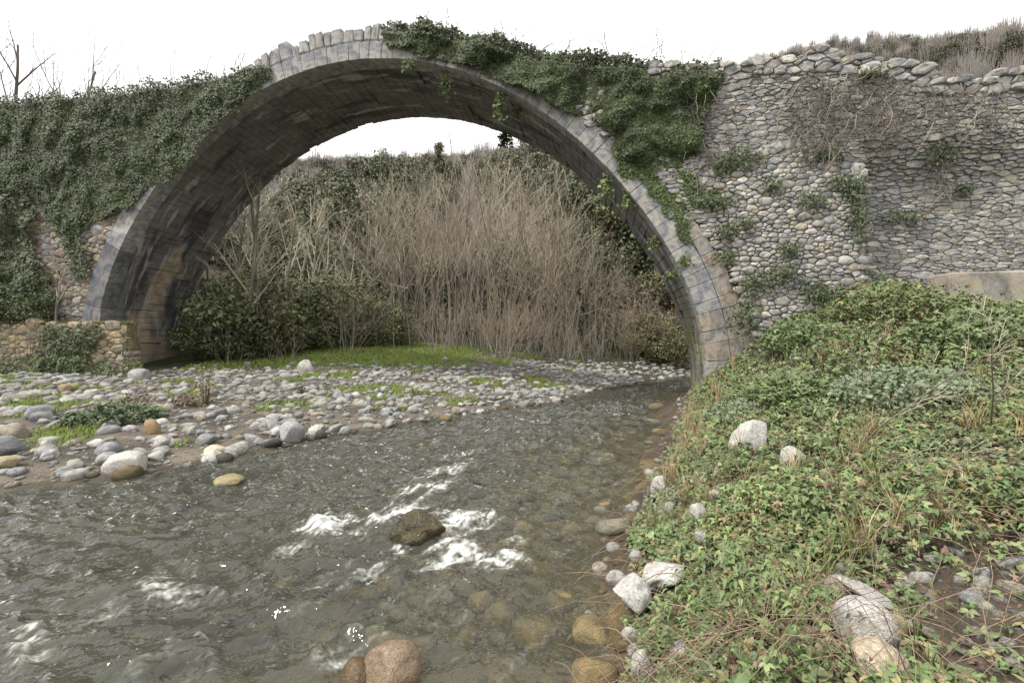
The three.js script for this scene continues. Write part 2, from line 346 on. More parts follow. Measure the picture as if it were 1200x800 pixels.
const bridge = thing('stone_bridge', 'old humpbacked stone arch bridge spanning the river, grey and ivy grown', 'bridge');
const ringMats = [[.38, .38, .385], [.42, .415, .41], [.345, .345, .35], [.395, .385, .37], [.44, .435, .43]].map(c => stoneMat(...c, { bumpScale: 0.02 }));
const ringWarm = [[.39, .345, .30], [.38, .355, .325], [.39, .35, .305], [.36, .34, .32], [.39, .335, .285]].map(c => stoneMat(...c, { bumpScale: 0.02 }));
const ringDark = [[.20, .205, .225], [.25, .25, .26], [.17, .17, .18]].map(c => stoneMat(...c, { bumpScale: 0.02 }));
const joints = []; // s positions of the ring joints
{
  const r = rng(5); let s = 0;
  while (s < 1) { joints.push(s); s += r.r(0.30, 0.52) / arcLen; } joints.push(1);
  // ring of voussoirs on the face, one block to each stone of the ring
  for (let k = 0; k + 1 < joints.length; k++) {
    const s0 = joints[k], s1 = joints[k + 1], sm = (s0 + s1) / 2, g = 0.004 / arcLen, th0 = ringThick(sm) * r.r(0.97, 1.03), dep = 0.59, proud = r.r(0, 0.018), gap = r() < 0.2 ? 0.007 : 0.0035;
    const split = sm > 0.76 ? clamp(0.66 / th0, 0.4, 0.75) : 1; // wide stones near the feet come in two
    for (const [o0, o1] of split < 1 ? [[0, split], [split, 1]] : [[0, 1]]) {
      const geo = block((a, b, c) => { const p = vault(mix(s0 + gap / arcLen, s1 - gap / arcLen, a), 0, 0); const n = archOut(mix(s0, s1, a), 0), o = mix(o0 * th0 + (o0 ? 0.006 : 0) - 0.0, o1 * th0 - (o1 < 1 ? 0.006 : 0), b); p.x += n[0] * o; p.y += n[1] * o; p.z = mix(-dep, 0.03 + proud, c) * 1; if (c < 0.999) { const v = -p.z / WIDE, q = vault(mix(s0, s1, a), clamp(v), o - proud * 0.6); p.x = mix(p.x, q.x, clamp(1 - c)); p.y = mix(p.y, q.y, clamp(1 - c)); } return p; },
        [0.022, 0.012, 0.02], (a, b, c) => [k * 0.37 + a * 0.4, b * 0.7 + c * 0.5 + o0], 0.008, r);
      const warm = o0 > 0 ? 0.9 : sm > 0.86 ? 0.3 : sm < 0.16 ? 0.1 : 0;
      mesh('voussoir', geo, r() < warm ? r.pick(ringWarm) : sm < 0.17 && r() < 0.62 ? r.pick(ringDark) : r.pick(ringMats), bridge);
    }
  }
  // soffit: courses of dressed blocks across the width
  const r2 = rng(8), rest = new Joined(); let u = 0, n = 0; const depth0 = 0.6 / WIDE;
  while (u < 0.999) {
    let h = r2.r(0.22, 0.38) / arcLen; let e = Math.min(1, u + h); if (1 - e < 0.3 / arcLen) e = 1;
    let v = depth0 + r2.r(-0.01, 0.01); const cuts = [v]; while (v < 1) { v += r2.r(0.4, 1.0) / WIDE; if (1 - v < 0.3 / WIDE) v = 1; cuts.push(Math.min(1, v)); }
    for (let k = 0; k + 1 < cuts.length; k++) {
      const lost = u > 0.09 && u < 0.2 && cuts[k] > 0.3 && cuts[k + 1] < 0.9 ? r2.r(0.02, 0.09) : r2() < 0.09 ? r2.r(0.03, 0.09) : r2.r(-0.009, 0.009);
      const s0 = u, s1 = e, v0 = cuts[k], v1 = cuts[k + 1], gs = r2.r(0.002, 0.007) / arcLen, gv = r2.r(0.002, 0.006) / WIDE;
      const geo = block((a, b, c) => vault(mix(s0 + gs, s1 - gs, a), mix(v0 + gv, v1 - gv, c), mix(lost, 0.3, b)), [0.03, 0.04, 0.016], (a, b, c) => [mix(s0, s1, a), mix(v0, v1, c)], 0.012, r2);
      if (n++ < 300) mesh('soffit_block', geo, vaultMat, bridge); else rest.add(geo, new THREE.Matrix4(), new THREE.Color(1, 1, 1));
    }
    u = e;
  }
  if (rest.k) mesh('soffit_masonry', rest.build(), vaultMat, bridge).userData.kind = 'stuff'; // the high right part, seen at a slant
  console.log('soffit blocks', n, 'voussoirs', joints.length);
  // masonry core just behind the blocks
  const pos = [], idx = [], uv = [];
  for (let k = 0; k <= 160; k++) for (const [v, o] of [[0.02, 0.5], [0.1, 0.13], [1, 0.1], [1, 0.9]]) { const p = vault(k / 160, v, o); pos.push(p.x, p.y, p.z); uv.push(k / 160, v); }
  for (let k = 0; k < 160; k++) for (let j = 0; j < 3; j++) { const a = k * 4 + j; idx.push(a, a + 1, a + 4, a + 1, a + 5, a + 4); }
  mesh('arch_core', geoFrom(pos, idx, uv), stoneMat(.33, .31, .28, { side: THREE.DoubleSide }), bridge);
}
// outline of the top of the walls (x, y) along the bridge
const TOP = [[-30, 11.9], [-15.7, 11.6], [-9.3, 11.4], [-5.5, 11.5], [-3.6, 11.75], [-1.0, 12.25], [1.2, 12.4], [3.3, 11.9], [6.6, 10.75], [9.7, 10.05], [11.6, 9.85], [12.95, 9.85], [14.25, 9.88], [16.1, 9.5], [17.3, 8.85], [19, 8.85], [26, 8.6]];
const topY = x => lerpTable(TOP, x);
const mortar = stoneMat(.31, .29, .26, { bumpScale: 0.05 });
{ // spandrel walls left and right of the ring, front and back
  const r = rng(12);
  const slab = (x0, x1, z0, z1, v, name) => {
    const sh = new THREE.Shape(); const up = [];
    for (let x = x0; x <= x1 + 1e-6; x += 0.4) up.push([x, topY(x) - 0.1]);
    sh.moveTo(x0, -1); up.forEach(p => sh.lineTo(p[0], p[1])); sh.lineTo(x1, -1);
    for (let k = 160; k >= 0; k--) { const s = k / 160, p = vault(s, v, Math.min(0.45, ringThick(s) * 0.6)); sh.lineTo(p.x, k === 160 || k === 0 ? -1 : p.y); }
    sh.lineTo(x0, -1);
    const g = new THREE.ExtrudeGeometry(sh, { depth: z1 - z0, bevelEnabled: false, steps: 1 }); g.translate(0, 0, z0);
    const uv = g.attributes.uv; for (let k = 0; k < uv.count; k++) uv.setXY(k, uv.getX(k) / 1.7, uv.getY(k) / 1.7);
    mesh(name, g, mortar, bridge);
  };
  slab(-28, 15.3, -0.6, -0.06, 0, 'spandrel_wall'); slab(-28, 24, -WIDE + 0.01, -WIDE + 0.5, 1, 'spandrel_wall');
  { const sh = new THREE.Shape(); sh.moveTo(15.2, -1); for (let x = 15.2; x <= 24; x += 0.4) sh.lineTo(x, topY(x) - 0.15); sh.lineTo(24, -1); const g = new THREE.ExtrudeGeometry(sh, { depth: 0.4, bevelEnabled: false }); g.translate(0, 0, -1.0); mesh('spandrel_wall', g, mortar, bridge); }
  const pos = [], idx = [], uv = []; let n = 0; // road deck between the walls
  for (let x = -28; x <= 24; x += 0.8) { const y = topY(x) - 0.35; pos.push(x, y, -0.3, x, y, -WIDE + 0.3); uv.push(x, 0, x, 4); if (n) idx.push(n * 2 - 2, n * 2, n * 2 - 1, n * 2 - 1, n * 2, n * 2 + 1); n++; }
  mesh('road_deck', geoFrom(pos, idx, uv), stoneMat(.2, .18, .15, { side: THREE.DoubleSide }), bridge);
  // upright edge slabs standing on the ring along the hump
  const a = sAtX(-4.2), b = sAtX(2.6); let s = a;
  while (s < b) {
    const w = r.r(0.24, 0.46) / arcLen, s0 = s, s1 = s + w, t0 = ringThick((s0 + s1) / 2) + 0.015, h = r.r(0.42, 0.6) + (r() < 0.2 ? 0.1 : 0), dz = r.r(-0.015, 0.03);
    const geo = block((p, q, c) => { const m = vault(mix(s0 + 0.0004, s1 - 0.0004, p), 0, t0 + q * h); m.z = mix(-0.55, 0.02 + dz, c); return m; }, [0.12, 0.1, 0.06], (p, q, c) => [s0 * 91 + p * 0.3, q * 0.5 + c * 0.4], 0.03, r);
    mesh('edge_slab', geo, r.pick(ringMats), bridge); s = s1;
  }
}
// ---------------------------------------------------------------- rubble walls
// rounded quoin and small wall stones: unit boxes pulled towards an ellipsoid and roughened
function wallStoneGeo(seed) {
  const r = rng(seed), g0 = new THREE.BoxGeometry(1, 1, 1, 3, 3, 1); g0.deleteAttribute('uv'); g0.deleteAttribute('normal');
  const g = mergeVertices(g0, 1e-4), p = g.attributes.position, uv = [], ex = r.r(4, 8);
  for (let k = 0; k < p.count; k++) {
    let x = p.getX(k) * 2, y = p.getY(k) * 2, z = p.getZ(k) * 2;
    const l = Math.pow(Math.abs(x) ** ex + Math.abs(y) ** ex + Math.abs(z) ** ex, 1 / ex), sc = mix(1, 1 / l, 0.85), n = 1 + 0.1 * noise(x * 1.3 + seed * 3.1, y * 1.3, z * 1.3 + seed);
    p.setXYZ(k, x * sc * n / 2, y * sc * n / 2, z * sc / 2); uv.push(x * 0.22 + seed * 0.31, y * 0.12 + z * 0.15 + seed * 0.17);
  }
  g.setAttribute('uv', new THREE.Float32BufferAttribute(uv, 2)); g.computeVertexNormals(); return g;
}
const wallStones = Array.from({ length: 6 }, (_, k) => wallStoneGeo(100 + k));
// random rubble: stones of mixed size packed in a wall, each the cell nearest to its seed point
function rubble(r, x0, x1, y0, y1, keep, sizes, stretch) {
  const P = [], G = new Map(), cell = 0.5, key = (x, y) => Math.floor(x / cell) + ',' + Math.floor(y / cell);
  const nearPts = (x, y, n) => { const o = [], i = Math.floor(x / cell), j = Math.floor(y / cell); for (let a = -n; a <= n; a++) for (let b = -n; b <= n; b++) { const c = G.get((i + a) + ',' + (j + b)); if (c) o.push(...c); } return o; };
  const X0 = x0 / stretch - 0.3, X1 = x1 / stretch + 0.3;
  for (const [rad, tries] of sizes) for (let k = 0; k < tries; k++) {
    const x = r.r(X0, X1), y = r.r(y0 - 0.2, y1 + 0.2), R = rad * r.r(0.8, 1.2);
    if (!keep(x * stretch, y)) continue;
    if (nearPts(x, y, 1).some(p => Math.hypot(p.x - x, p.y - y) < (p.r + R) * 0.92)) continue;
    const p = { x, y, r: R }; P.push(p); const q = key(x, y); if (!G.has(q)) G.set(q, []); G.get(q).push(p);
  }
  const out = [];
  for (const p of P) {
    let poly = []; for (let k = 0; k < 10; k++) { const a = k / 10 * 6.283 + 0.3, R = p.r * 2.1; poly.push([p.x + Math.cos(a) * R, p.y + Math.sin(a) * R]); }
    for (const q of nearPts(p.x, p.y, 1)) {
      if (q === p) continue; const dx = q.x - p.x, dy = q.y - p.y, d = Math.hypot(dx, dy), m = (d * d + p.r * p.r - q.r * q.r) / (2 * d), nx = dx / d, ny = dy / d, o = [];
      for (let k = 0; k < poly.length; k++) { const A = poly[k], B = poly[(k + 1) % poly.length], da = (A[0] - p.x) * nx + (A[1] - p.y) * ny - m, db = (B[0] - p.x) * nx + (B[1] - p.y) * ny - m; if (da <= 0) o.push(A); if ((da < 0) !== (db < 0)) { const t = da / (da - db); o.push([mix(A[0], B[0], t), mix(A[1], B[1], t)]); } }
      poly = o; if (poly.length < 3) break;
    }
    if (poly.length < 3) continue;
    poly = poly.map(([x, y]) => [x * stretch + 0.012 * r.n(), y + 0.012 * r.n()]);
    const cx = poly.reduce((s, q) => s + q[0], 0) / poly.length, cy = poly.reduce((s, q) => s + q[1], 0) / poly.length;
    // drop vertices that lie too close together
    poly = poly.filter((q, k) => { const n = poly[(k + 1) % poly.length]; return Math.hypot(q[0] - n[0], q[1] - n[1]) > 0.022; }); if (poly.length < 3) continue;
    let area = 0; poly.forEach((q, k) => { const n = poly[(k + 1) % poly.length]; area += q[0] * n[1] - n[0] * q[1]; });
    out.push({ x: cx, y: cy, poly, area: Math.abs(area) / 2 });
  }
  return out;
}
// a stone from its outline: flanks, a rounded shoulder and an uneven face
function rubbleGeo(s, r, gap, depth, proud, dome) {
  const n = s.poly.length, pos = [], idx = [], uv = [], ou = r() * 9, ov = r() * 9, size = Math.sqrt(s.area), tx = r.n() * 0.18, ty = r.n() * 0.18;
  const ring = (sh, z, j) => s.poly.forEach(([x, y], k) => { const dx = x - s.x, dy = y - s.y, l = Math.hypot(dx, dy), f = Math.max(0.1, (l * sh - gap) / l), X = dx * f, Y = dy * f; pos.push(X, Y, z + (j ? j * r.n() + tx * X + ty * Y : 0)); uv.push(ou + (X + z * 0.5) / 0.9, ov + (Y + z * 0.5) / 0.9); });
  ring(1.0, -depth); ring(1.0, proud * 0.35, 0.004); ring(s.crisp ?? 0.88, proud * 0.9, 0.006); ring(0.55, proud + dome * size, 0.01);
  pos.push(0, 0, proud + dome * size * 1.15 + 0.01 * r.n()); uv.push(ou, ov);
  for (let a = 0; a < 3; a++) for (let k = 0; k < n; k++) { const q = a * n + k, w = a * n + (k + 1) % n; idx.push(q, w, w + n, q, w + n, q + n); }
  for (let k = 0; k < n; k++) idx.push(3 * n + k, 3 * n + (k + 1) % n, 4 * n);
  const g = geoFrom(pos, idx, uv); if (s.round) return g; const f = g.toNonIndexed(); f.computeVertexNormals(); return f; // split faces stay sharp, river cobbles are smooth
}
// the largest stones are parts of their own; the others are joined
function layStones(parent, stones, seed, mats, zAt, name, most) {
  const r = rng(seed), J = new Joined(); stones.sort((a, b) => b.area - a.area);
  stones.forEach((s, k) => {
    const geo = rubbleGeo(s, r, s.gap ?? 0.008, 0.12, (s.proud ?? 0.03) * r.r(0.5, 1.5), s.dome ?? 0.06), m = new THREE.Matrix4().setPosition(s.x, s.y, zAt(s.x, s.y)), mi = s.mat ?? r.i(mats.length);
    if (k < most) mesh(name, geo, mats[mi], parent).applyMatrix4(m);
    else J.add(geo, m, mats[mi].color.clone().multiplyScalar(r.r(0.82, 1.15)));
  });
  if (J.k) mesh(name + '_fill', J.build(), new THREE.MeshStandardMaterial({ vertexColors: true, map: stoneMap, bumpMap: stoneBump, bumpScale: 0.012, roughness: 0.92 }), parent).userData.kind = 'stuff';
}
const greyStone = [[.40, .39, .375], [.36, .355, .345], [.44, .43, .405], [.32, .315, .31], [.385, .365, .335], [.37, .355, .33], [.48, .47, .445]].map(c => stoneMat(...c));
const paleStone = [[.49, .48, .455], [.44, .435, .415], [.53, .52, .49], [.44, .41, .36], [.38, .375, .365], [.44, .395, .33], [.58, .565, .535], [.41, .405, .39]].map(c => stoneMat(...c));
const brownStone = [[.27, .22, .17], [.31, .27, .22], [.24, .21, .18], [.33, .28, .21]].map(c => stoneMat(...c));
const ochreStone = [[.34, .28, .18], [.37, .31, .21], [.30, .26, .18], [.40, .345, .24], [.29, .25, .19]].map(c => stoneMat(...c));
const ringOuterX = y => { // right-hand outer edge of the ring at height y
  for (let k = 600; k > 300; k--) { const s = k / 600, p = vault(s, 0, ringThick(s)); if (p.y >= y) return p.x; } return 2;
};
const ringOuterTable = []; for (let y = -1; y < 12.6; y += 0.25) ringOuterTable.push([y, ringOuterX(y)]);
const CORNER = 15.35; // the buttress ends here and the wing wall stands back behind it
const buttressTop = x => 7.4 - 0.45 * Math.abs(x - 13.6) ** 1.5 * 0.4;
const wallZ = (x, y) => x < CORNER ? 0.02 + 0.30 * sstep(7.9, 5.4, y + 0.25 * noise(x * 0.8, y * 0.8)) * sstep(11.4, 12.6, x) + 0.1 * noise(x * 0.4, y * 0.4) : mix(0.02, -0.42, sstep(7.6, 6.2, y)) + 0.1 * noise(x * 0.4, y * 0.4);
{
  const w = thing('wing_wall', 'tall rubble stone wall of river cobbles joining the right of the arch', 'wall');
  { // mortar bed behind the stones
    const pos = [], uv = [], idx = [], X = []; for (let x = 6; x <= 24.01; x += 0.25) { X.push(x); } X.splice(X.findIndex(x => x > CORNER), 0, CORNER - 0.01, CORNER + 0.01);
    const Y = []; for (let y = -0.5; y <= 10; y += 0.25) Y.push(y);
    for (const x of X) for (const y of Y) { const yy = Math.min(y, topY(x) - 0.12), xx = x; pos.push(xx, yy, wallZ(xx, yy) - 0.015 + 0.03 * noise(x * 2.2, y * 2.2)); uv.push(x / 1.1, y / 1.1); }
    for (let i = 0; i + 1 < X.length; i++) for (let j = 0; j + 1 < Y.length; j++) {
      if (X[i] < lerpTable(ringOuterTable, Y[j]) + 0.05) continue;
      const a = i * Y.length + j, b = a + Y.length; idx.push(a, b, a + 1, b, b + 1, a + 1);
    }
    mesh('mortar_bed', geoFrom(pos, idx, uv), stoneMat(.34, .32, .29, { bumpScale: 0.06, side: THREE.DoubleSide }), w);
  }
  const r = rng(21), right = x => lerpTable(ringOuterTable, x);
  const low = (x, y) => y > ground(x, 0.4) - 0.7 && x > right(y) + 0.12;
  const inA = (x, y) => x < CORNER - 0.02 && x > 11.4 && y < buttressTop(x) + 0.5 * noise(x * 1.1, y * 0.6, 2.2) - 0.2;
  const edge = x => topY(x) - 0.33;
  const A = rubble(r, 11, CORNER, 0.9, 8.0, (x, y) => low(x, y) && inA(x, y), [[0.11, 160], [0.08, 1600], [0.056, 8000], [0.036, 20000]], 1.6);
  A.forEach(s => { s.round = r() < 0.55; s.mat = r() < 0.8 ? r.i(8) : 8 + r.i(7); s.gap = 0.009; s.proud = 0.05; s.dome = 0.05; });
  const B = rubble(r, 8, 23.5, 1.0, 10, (x, y) => low(x, y) && !inA(x, y) && y < edge(x) && Math.abs(x - CORNER) > 0.06, [[0.098, 250], [0.066, 3500], [0.045, 18000], [0.03, 46000]], 2.4);
  B.forEach(s => { s.mat = r() < 0.9 ? 8 + r.i(7) : r.i(8); s.gap = 0.010; s.proud = 0.03; s.dome = 0.005; s.crisp = 0.93; });
  const Ct = rubble(r, 10.4, 23.5, 8.4, 10.4, (x, y) => y > edge(x) + 0.03 && y < topY(x) + 0.02 + 0.14 * noise(x * 1.7, 4.4) + 0.1 * noise(x * 5, 2.4), [[0.1, 200], [0.08, 1400], [0.06, 5000], [0.04, 9000]], 2.0);
  Ct.forEach(s => { s.mat = r() < 0.6 ? 8 + r.i(7) : r.i(8); s.gap = 0.008; s.proud = 0.1; s.dome = 0.01; s.crisp = 0.92; });
  console.log('wall stones', A.length, B.length, Ct.length);
  layStones(w, [...A, ...B, ...Ct], 22, [...paleStone, ...greyStone], wallZ, 'wall_stone', 300);
}
{ // rubble of the left abutment showing below the ivy
  const r = rng(31), L = [];
  const lt = []; for (let y = -1; y < 12; y += 0.25) { let x = -30; for (let k = 0; k < 300; k++) { const p = vault(k / 600, 0, ringThick(k / 600)); if (p.y >= y) { x = p.x; break; } } lt.push([y, x]); }
  L.push(...rubble(r, -17, -8, 1.9, 8.4, (x, y) => x < lerpTable(lt, y) - 0.12, [[0.15, 400], [0.1, 2500], [0.065, 6000]], 1.6));
  L.forEach(s => { s.mat = r.i(8); });
  const w = thing('abutment_wall', 'brown rubble stone wall under the ivy at the left end of the arch', 'wall');
  layStones(w, L, 32, [...brownStone, greyStone[1], greyStone[5], ochreStone[2], greyStone[0]], () => -0.045, 'wall_stone', 300);
}
{ // terrace retaining wall below the left abutment, with a quoin at its end
  const r = rng(41), z = 0.62, w = thing('terrace_wall', 'low ochre retaining wall of rough stones overgrown with creeper below the left abutment', 'wall');
  const L = rubble(r, -19, -9.0, 0.2, 2.62, (x, y) => y < 2.45 + 0.06 * noise(x, 3) && x < -9.12 - 0.16 * sstep(1.3, 2.4, y), [[0.14, 400], [0.1, 1500], [0.065, 4000]], 1.8);
  L.forEach(s => { s.mat = r.i(5); });
  layStones(w, L, 42, ochreStone, () => z, 'wall_stone', 300);
  const bed = new THREE.BoxGeometry(10.4, 2.9, 0.5); mesh('mortar_bed', bed, stoneMat(.26, .21, .13, { bumpScale: 0.05 }), w).position.set(-14.02, 1.05, z - 0.27);
  for (let k = 0; k < 6; k++) { const o = mesh('quoin_stone', wallStones[k], [ochreStone[3], brownStone[1], ringWarm[0]][k % 3], w); o.position.set(-8.75 + 0.07 * (k % 2), 0.5 + k * 0.19, z - 0.05); o.scale.set(0.62 - 0.14 * (k % 2), 0.19, 0.4); }
  // the terrace itself: earth and grass behind that wall
  const pos = [], idx = [], uv = [], X = [], Z = []; for (let x = -28; x <= -9.2; x += 0.3) X.push(x); Z.push(0.5, 0.3, 0.1, -0.1, -0.3, -0.4);
  for (const x of X) for (const zz of Z) { const e = sstep(-0.25, -0.4, zz); pos.push(x, mix(2.5, 0.6, e) + 0.1 * fbm(x, zz, 1, 2) + 0.05 * (0.5 - zz), zz); uv.push(x / 2, zz / 2); }
  for (let i = 0; i + 1 < X.length; i++) for (let j = 0; j + 1 < Z.length; j++) { const a = i * Z.length + j, b = a + Z.length; idx.push(a, b, a + 1, b, b + 1, a + 1); }
  // only the strip before the bridge face shows; the rest lies inside the abutment
  tag(mesh('terrace', geoFrom(pos, idx, uv), new THREE.MeshStandardMaterial({ color: rgb(.12, .12, .05), map: soilMap, bumpMap: soilBump, bumpScale: 0.03, roughness: 0.95, side: THREE.DoubleSide })), 'grassy earth terrace behind the low ochre wall', 'ground', null, 'structure');
}
{ // weathered concrete block at the foot of the wing wall
  const r = rng(51), g = block((a, b, c) => V3(mix(16.95, 19.6, a), mix(2.4, 3.72 + 0.03 * a, b), mix(-0.1, 0.8, c)), [0.012, 0.03, 0.03], (a, b, c) => [a * 1.3 + c * 0.4, b * 0.6 + c * 0.2], 0.012, r);
  tag(mesh('concrete_block', g, new THREE.MeshStandardMaterial({ color: rgb(.36, .33, .285), map: stoneMap, bumpMap: stoneBump, bumpScale: 0.01, roughness: 0.95 })), 'weathered buff concrete block half buried in brambles before the rubble wall', 'block');
}
// ---------------------------------------------------------------- river stones
function rockGeo(seed, detail, { cuts = 0, rough = 0.16, flat = 1 } = {}) {
  const r = rng(seed), g0 = new THREE.IcosahedronGeometry(1, detail); g0.deleteAttribute('uv'); g0.deleteAttribute('normal');
  const g = mergeVertices(g0, 1e-4), p = g.attributes.position, v = V3(), planes = [];
  for (let k = 0; k < cuts; k++) planes.push([V3(r.n(), r.n() * 0.8, r.n()).normalize(), r.r(0.55, 0.86)]);
  for (let k = 0; k < p.count; k++) {
    v.fromBufferAttribute(p, k); const d = v.clone();
    const n = noise(d.x * 0.9 + seed * 1.7, d.y * 0.9, d.z * 0.9 + seed) + 0.4 * noise(d.x * 2.3 + seed, d.y * 2.3, d.z * 2.3) + 0.16 * noise(d.x * 6 + seed, d.y * 6, d.z * 6);
    v.multiplyScalar(1 + rough * n * 1.6);
    for (const [q, o] of planes) { const t = v.dot(q); if (t > o) v.addScaledVector(q, (o - t) * 0.88); }
    p.setXYZ(k, v.x, v.y * flat, v.z);
  }
  g.computeVertexNormals(); return boxUV(g, 0.34, seed);
}
// each face takes its texture from the side it mostly faces
function boxUV(g0, k, seed) {
  const g = g0.index ? g0.toNonIndexed() : g0, p = g.attributes.position, uv = [], a = V3(), b = V3(), c = V3();
  for (let i = 0; i < p.count; i += 3) {
    a.fromBufferAttribute(p, i); b.fromBufferAttribute(p, i + 1); c.fromBufferAttribute(p, i + 2);
    const n = b.clone().sub(a).cross(c.clone().sub(a)), x = Math.abs(n.x), y = Math.abs(n.y), z = Math.abs(n.z);
    for (const q of [a, b, c]) uv.push(...(x > y && x > z ? [q.z * k + seed * 0.13, q.y * k] : y > z ? [q.x * k, q.z * k + seed * 0.29] : [q.x * k + 0.5, q.y * k + seed * 0.17]));
  }
  g.setAttribute('uv', new THREE.Float32BufferAttribute(uv, 2)); return g;
}
const STONE_TONES = [['pale grey', [.41, .40, .38]], ['mid grey', [.34, .335, .32]], ['whitish', [.52, .51, .48]], ['grey brown', [.36, .32, .265]], ['dark grey', [.23, .228, .222]], ['tan', [.44, .36, .26]], ['greenish grey', [.34, .345, .29]], ['blue grey', [.305, .31, .315]]];
const cobbleMats = STONE_TONES.map(t => stoneMat(...t[1], { bumpScale: 0.015 }));
const cobbleGeos = [...Array.from({ length: 8 }, (_, k) => rockGeo(200 + k, 3, { cuts: k % 4, rough: 0.13 })), ...Array.from({ length: 4 }, (_, k) => rockGeo(220 + k, 3, { cuts: 5, rough: 0.18 }))];
const pebbleGeo = rockGeo(240, 1, { cuts: 2, rough: 0.14 });
const graniteMap = dataTex(256, 256, (u, v) => { const f = tn[5](u, v), m = tn[4](u + 0.3, v), n = tfbm(u, v, 0, 3); let b = 0.86 + 0.22 * (n - 0.5); b -= 0.3 * sstep(0.72, 1, f) + 0.2 * sstep(0.78, 0.95, m); b += 0.16 * (tn[3](u, v) - 0.5); return [b, b * 0.99, b * 0.97]; });
// boulders one can tell apart: picture point of the foot, width and height in picture points, height of the ground
function boulder(name, label, px, py, wpx, hpx, gh, geo, mat, turn = 0, sink = 0.25, tilt = 0, group) {
  const p = gh < 0.05 ? onY(px, py, gh) : onGround(px, py); if (gh >= 0.05) gh = p.y + (px > 700 ? 0.05 : 0); const d = -p.clone().applyMatrix4(camera.matrixWorldInverse).z, W = wpx * d / 550, H = hpx * d / 550;
  const o = mesh(name, geo, mat); o.position.set(p.x, gh + H * (0.5 - sink), p.z); o.scale.set(W / 2 * 0.92, H / 2 * (1 + sink), W / 2 * 0.8); o.rotation.set(0, turn, tilt, 'ZYX');
  return tag(o, label, 'boulder', group);
}
const granite = (r, g, b, o = {}) => new THREE.MeshStandardMaterial({ color: rgb(r, g, b), map: graniteMap, bumpMap: stoneBump, bumpScale: 0.012, roughness: 0.85, ...o });
{
  const B = (...a) => boulder('boulder', ...a), g = s => rockGeo(s, 4, { cuts: 2, rough: 0.13 }), c = s => rockGeo(s, 4, { cuts: 7, rough: 0.12 });
  B('large smooth whitish granite boulder at the edge of the water', 148, 551, 50, 26, 0.0, g(301), granite(.62, .60, .565), 0.3);
  B('angular grey boulder with a flat top at the tip of the cobbles by the river', 342, 515, 34, 26, 0.02, c(302), granite(.40, .405, .42), 0.8);
  B('rounded grey boulder below the foot of the arch beside the terrace wall', 164, 446, 26, 17, 0.7, g(303), granite(.42, .42, .43), 0.2);
  B('pale split block among small stones below the grass strip', 359, 437, 24, 18, 0.75, c(304), granite(.55, .53, .50), 1.1);
  B('dark grey flat boulder in the middle of the cobbles', 47, 489, 42, 17, 0.3, c(305), granite(.27, .275, .285), 0.1);
  B('olive brown slanted boulder near the dark patch of silt', 16, 513, 30, 20, 0.2, c(306), granite(.34, .31, .24), 0.5);
  B('dark slaty boulder with a broken edge beside the olive brown boulder', 4, 530, 44, 22, 0.12, c(307), granite(.25, .26, .28), 0.2);
  B('yellowish stone slab at the river edge below the slaty boulder', 6, 548, 34, 16, 0.08, c(308), granite(.42, .38, .25), 0.7);
  B('rust orange boulder standing on end behind the silt patch', 178, 508, 17, 20, 0.25, g(309), granite(.40, .28, .17), 0.2, 0.2, 0.4);
  B('round orange stone among grey cobbles below the terrace wall', 76, 459, 14, 11, 0.62, g(310), granite(.39, .29, .20), 0.2);
  B('white oval cobble beside a small round one at the water line', 182, 539, 20, 13, 0.03, g(311), granite(.60, .59, .55), 0);
  B('flat cream stone lying at the water line before the grey slab', 252, 530, 27, 10, 0.02, g(312), granite(.62, .54, .40), 0.3);
  B('long dark grey slab above the cream stone', 240, 519, 34, 12, 0.1, c(313), granite(.29, .295, .30), 0.1);
  B('broad pale brown flat boulder half sunk in grass', 30, 467, 30, 11, 0.5, g(314), granite(.44, .41, .36), 0.1);
  B('mossy olive stone beside the round orange stone', 90, 457, 15, 11, 0.62, g(315), granite(.28, .29, .13), 0.5);
  B('flat white stone lying alone in the river beyond the bridge', 710, 451, 16, 4, 0.0, g(316), granite(.58, .57, .55), 0.2, 0.3);
  B('pale boulder at the end of the cobble spit', 88, 548, 18, 12, 0.05, g(317), granite(.50, .48, .44), 0.4);
  // in the stream
  const wet = rockGeo(321, 5, { cuts: 9, rough: 0.34 });
  B('dark wet mossy boulder splitting the current amid white foam', 490, 630, 66, 34, -0.02, wet, granite(.10, .085, .045, { roughness: 0.3, map: stoneMap, bumpScale: 0.05 }), 0.5, 0.1);
  B('round brown granite boulder standing in the shallow water', 458, 803, 78, 52, -0.1, rockGeo(322, 5, { cuts: 2, rough: 0.09 }), granite(.28, .205, .135, { roughness: 0.5 }), 0.4, 0.15);
  B('wet brown slab leaning against the round brown boulder', 420, 802, 50, 34, -0.12, rockGeo(323, 4, { cuts: 5, rough: 0.14 }), granite(.12, .075, .03, { roughness: 0.3 }), 0.2, 0.3);
  B('yellowish rock barely breaking the surface of the stream', 268, 566, 36, 11, -0.03, rockGeo(324, 4, { cuts: 3 }), granite(.36, .30, .15, { roughness: 0.5 }), 0.2);
  // on the right bank
  for (const [px, py, w, h, lab] of [[744, 662, 20, 15, 'small pale stone at the water above the pale rock ledge'], [785, 604, 16, 12, 'pale stone among dead stems below the whitish rock'], [762, 562, 15, 10, 'pale stone at the river edge up from the whitish rock'], [742, 776, 18, 14, 'pale stone in the water below the jagged rock'], [838, 590, 18, 12, 'pale stone in leaves between the whitish rock and the white boulder'], [822, 640, 20, 14, 'half hidden grey stone in the brambles above the pale ledge']]) B(lab, px, py, w, h, 0.1, rockGeo(350 + px % 17, 3, { cuts: 5, rough: 0.2 }), granite(.52, .51, .49), px, 0.2);
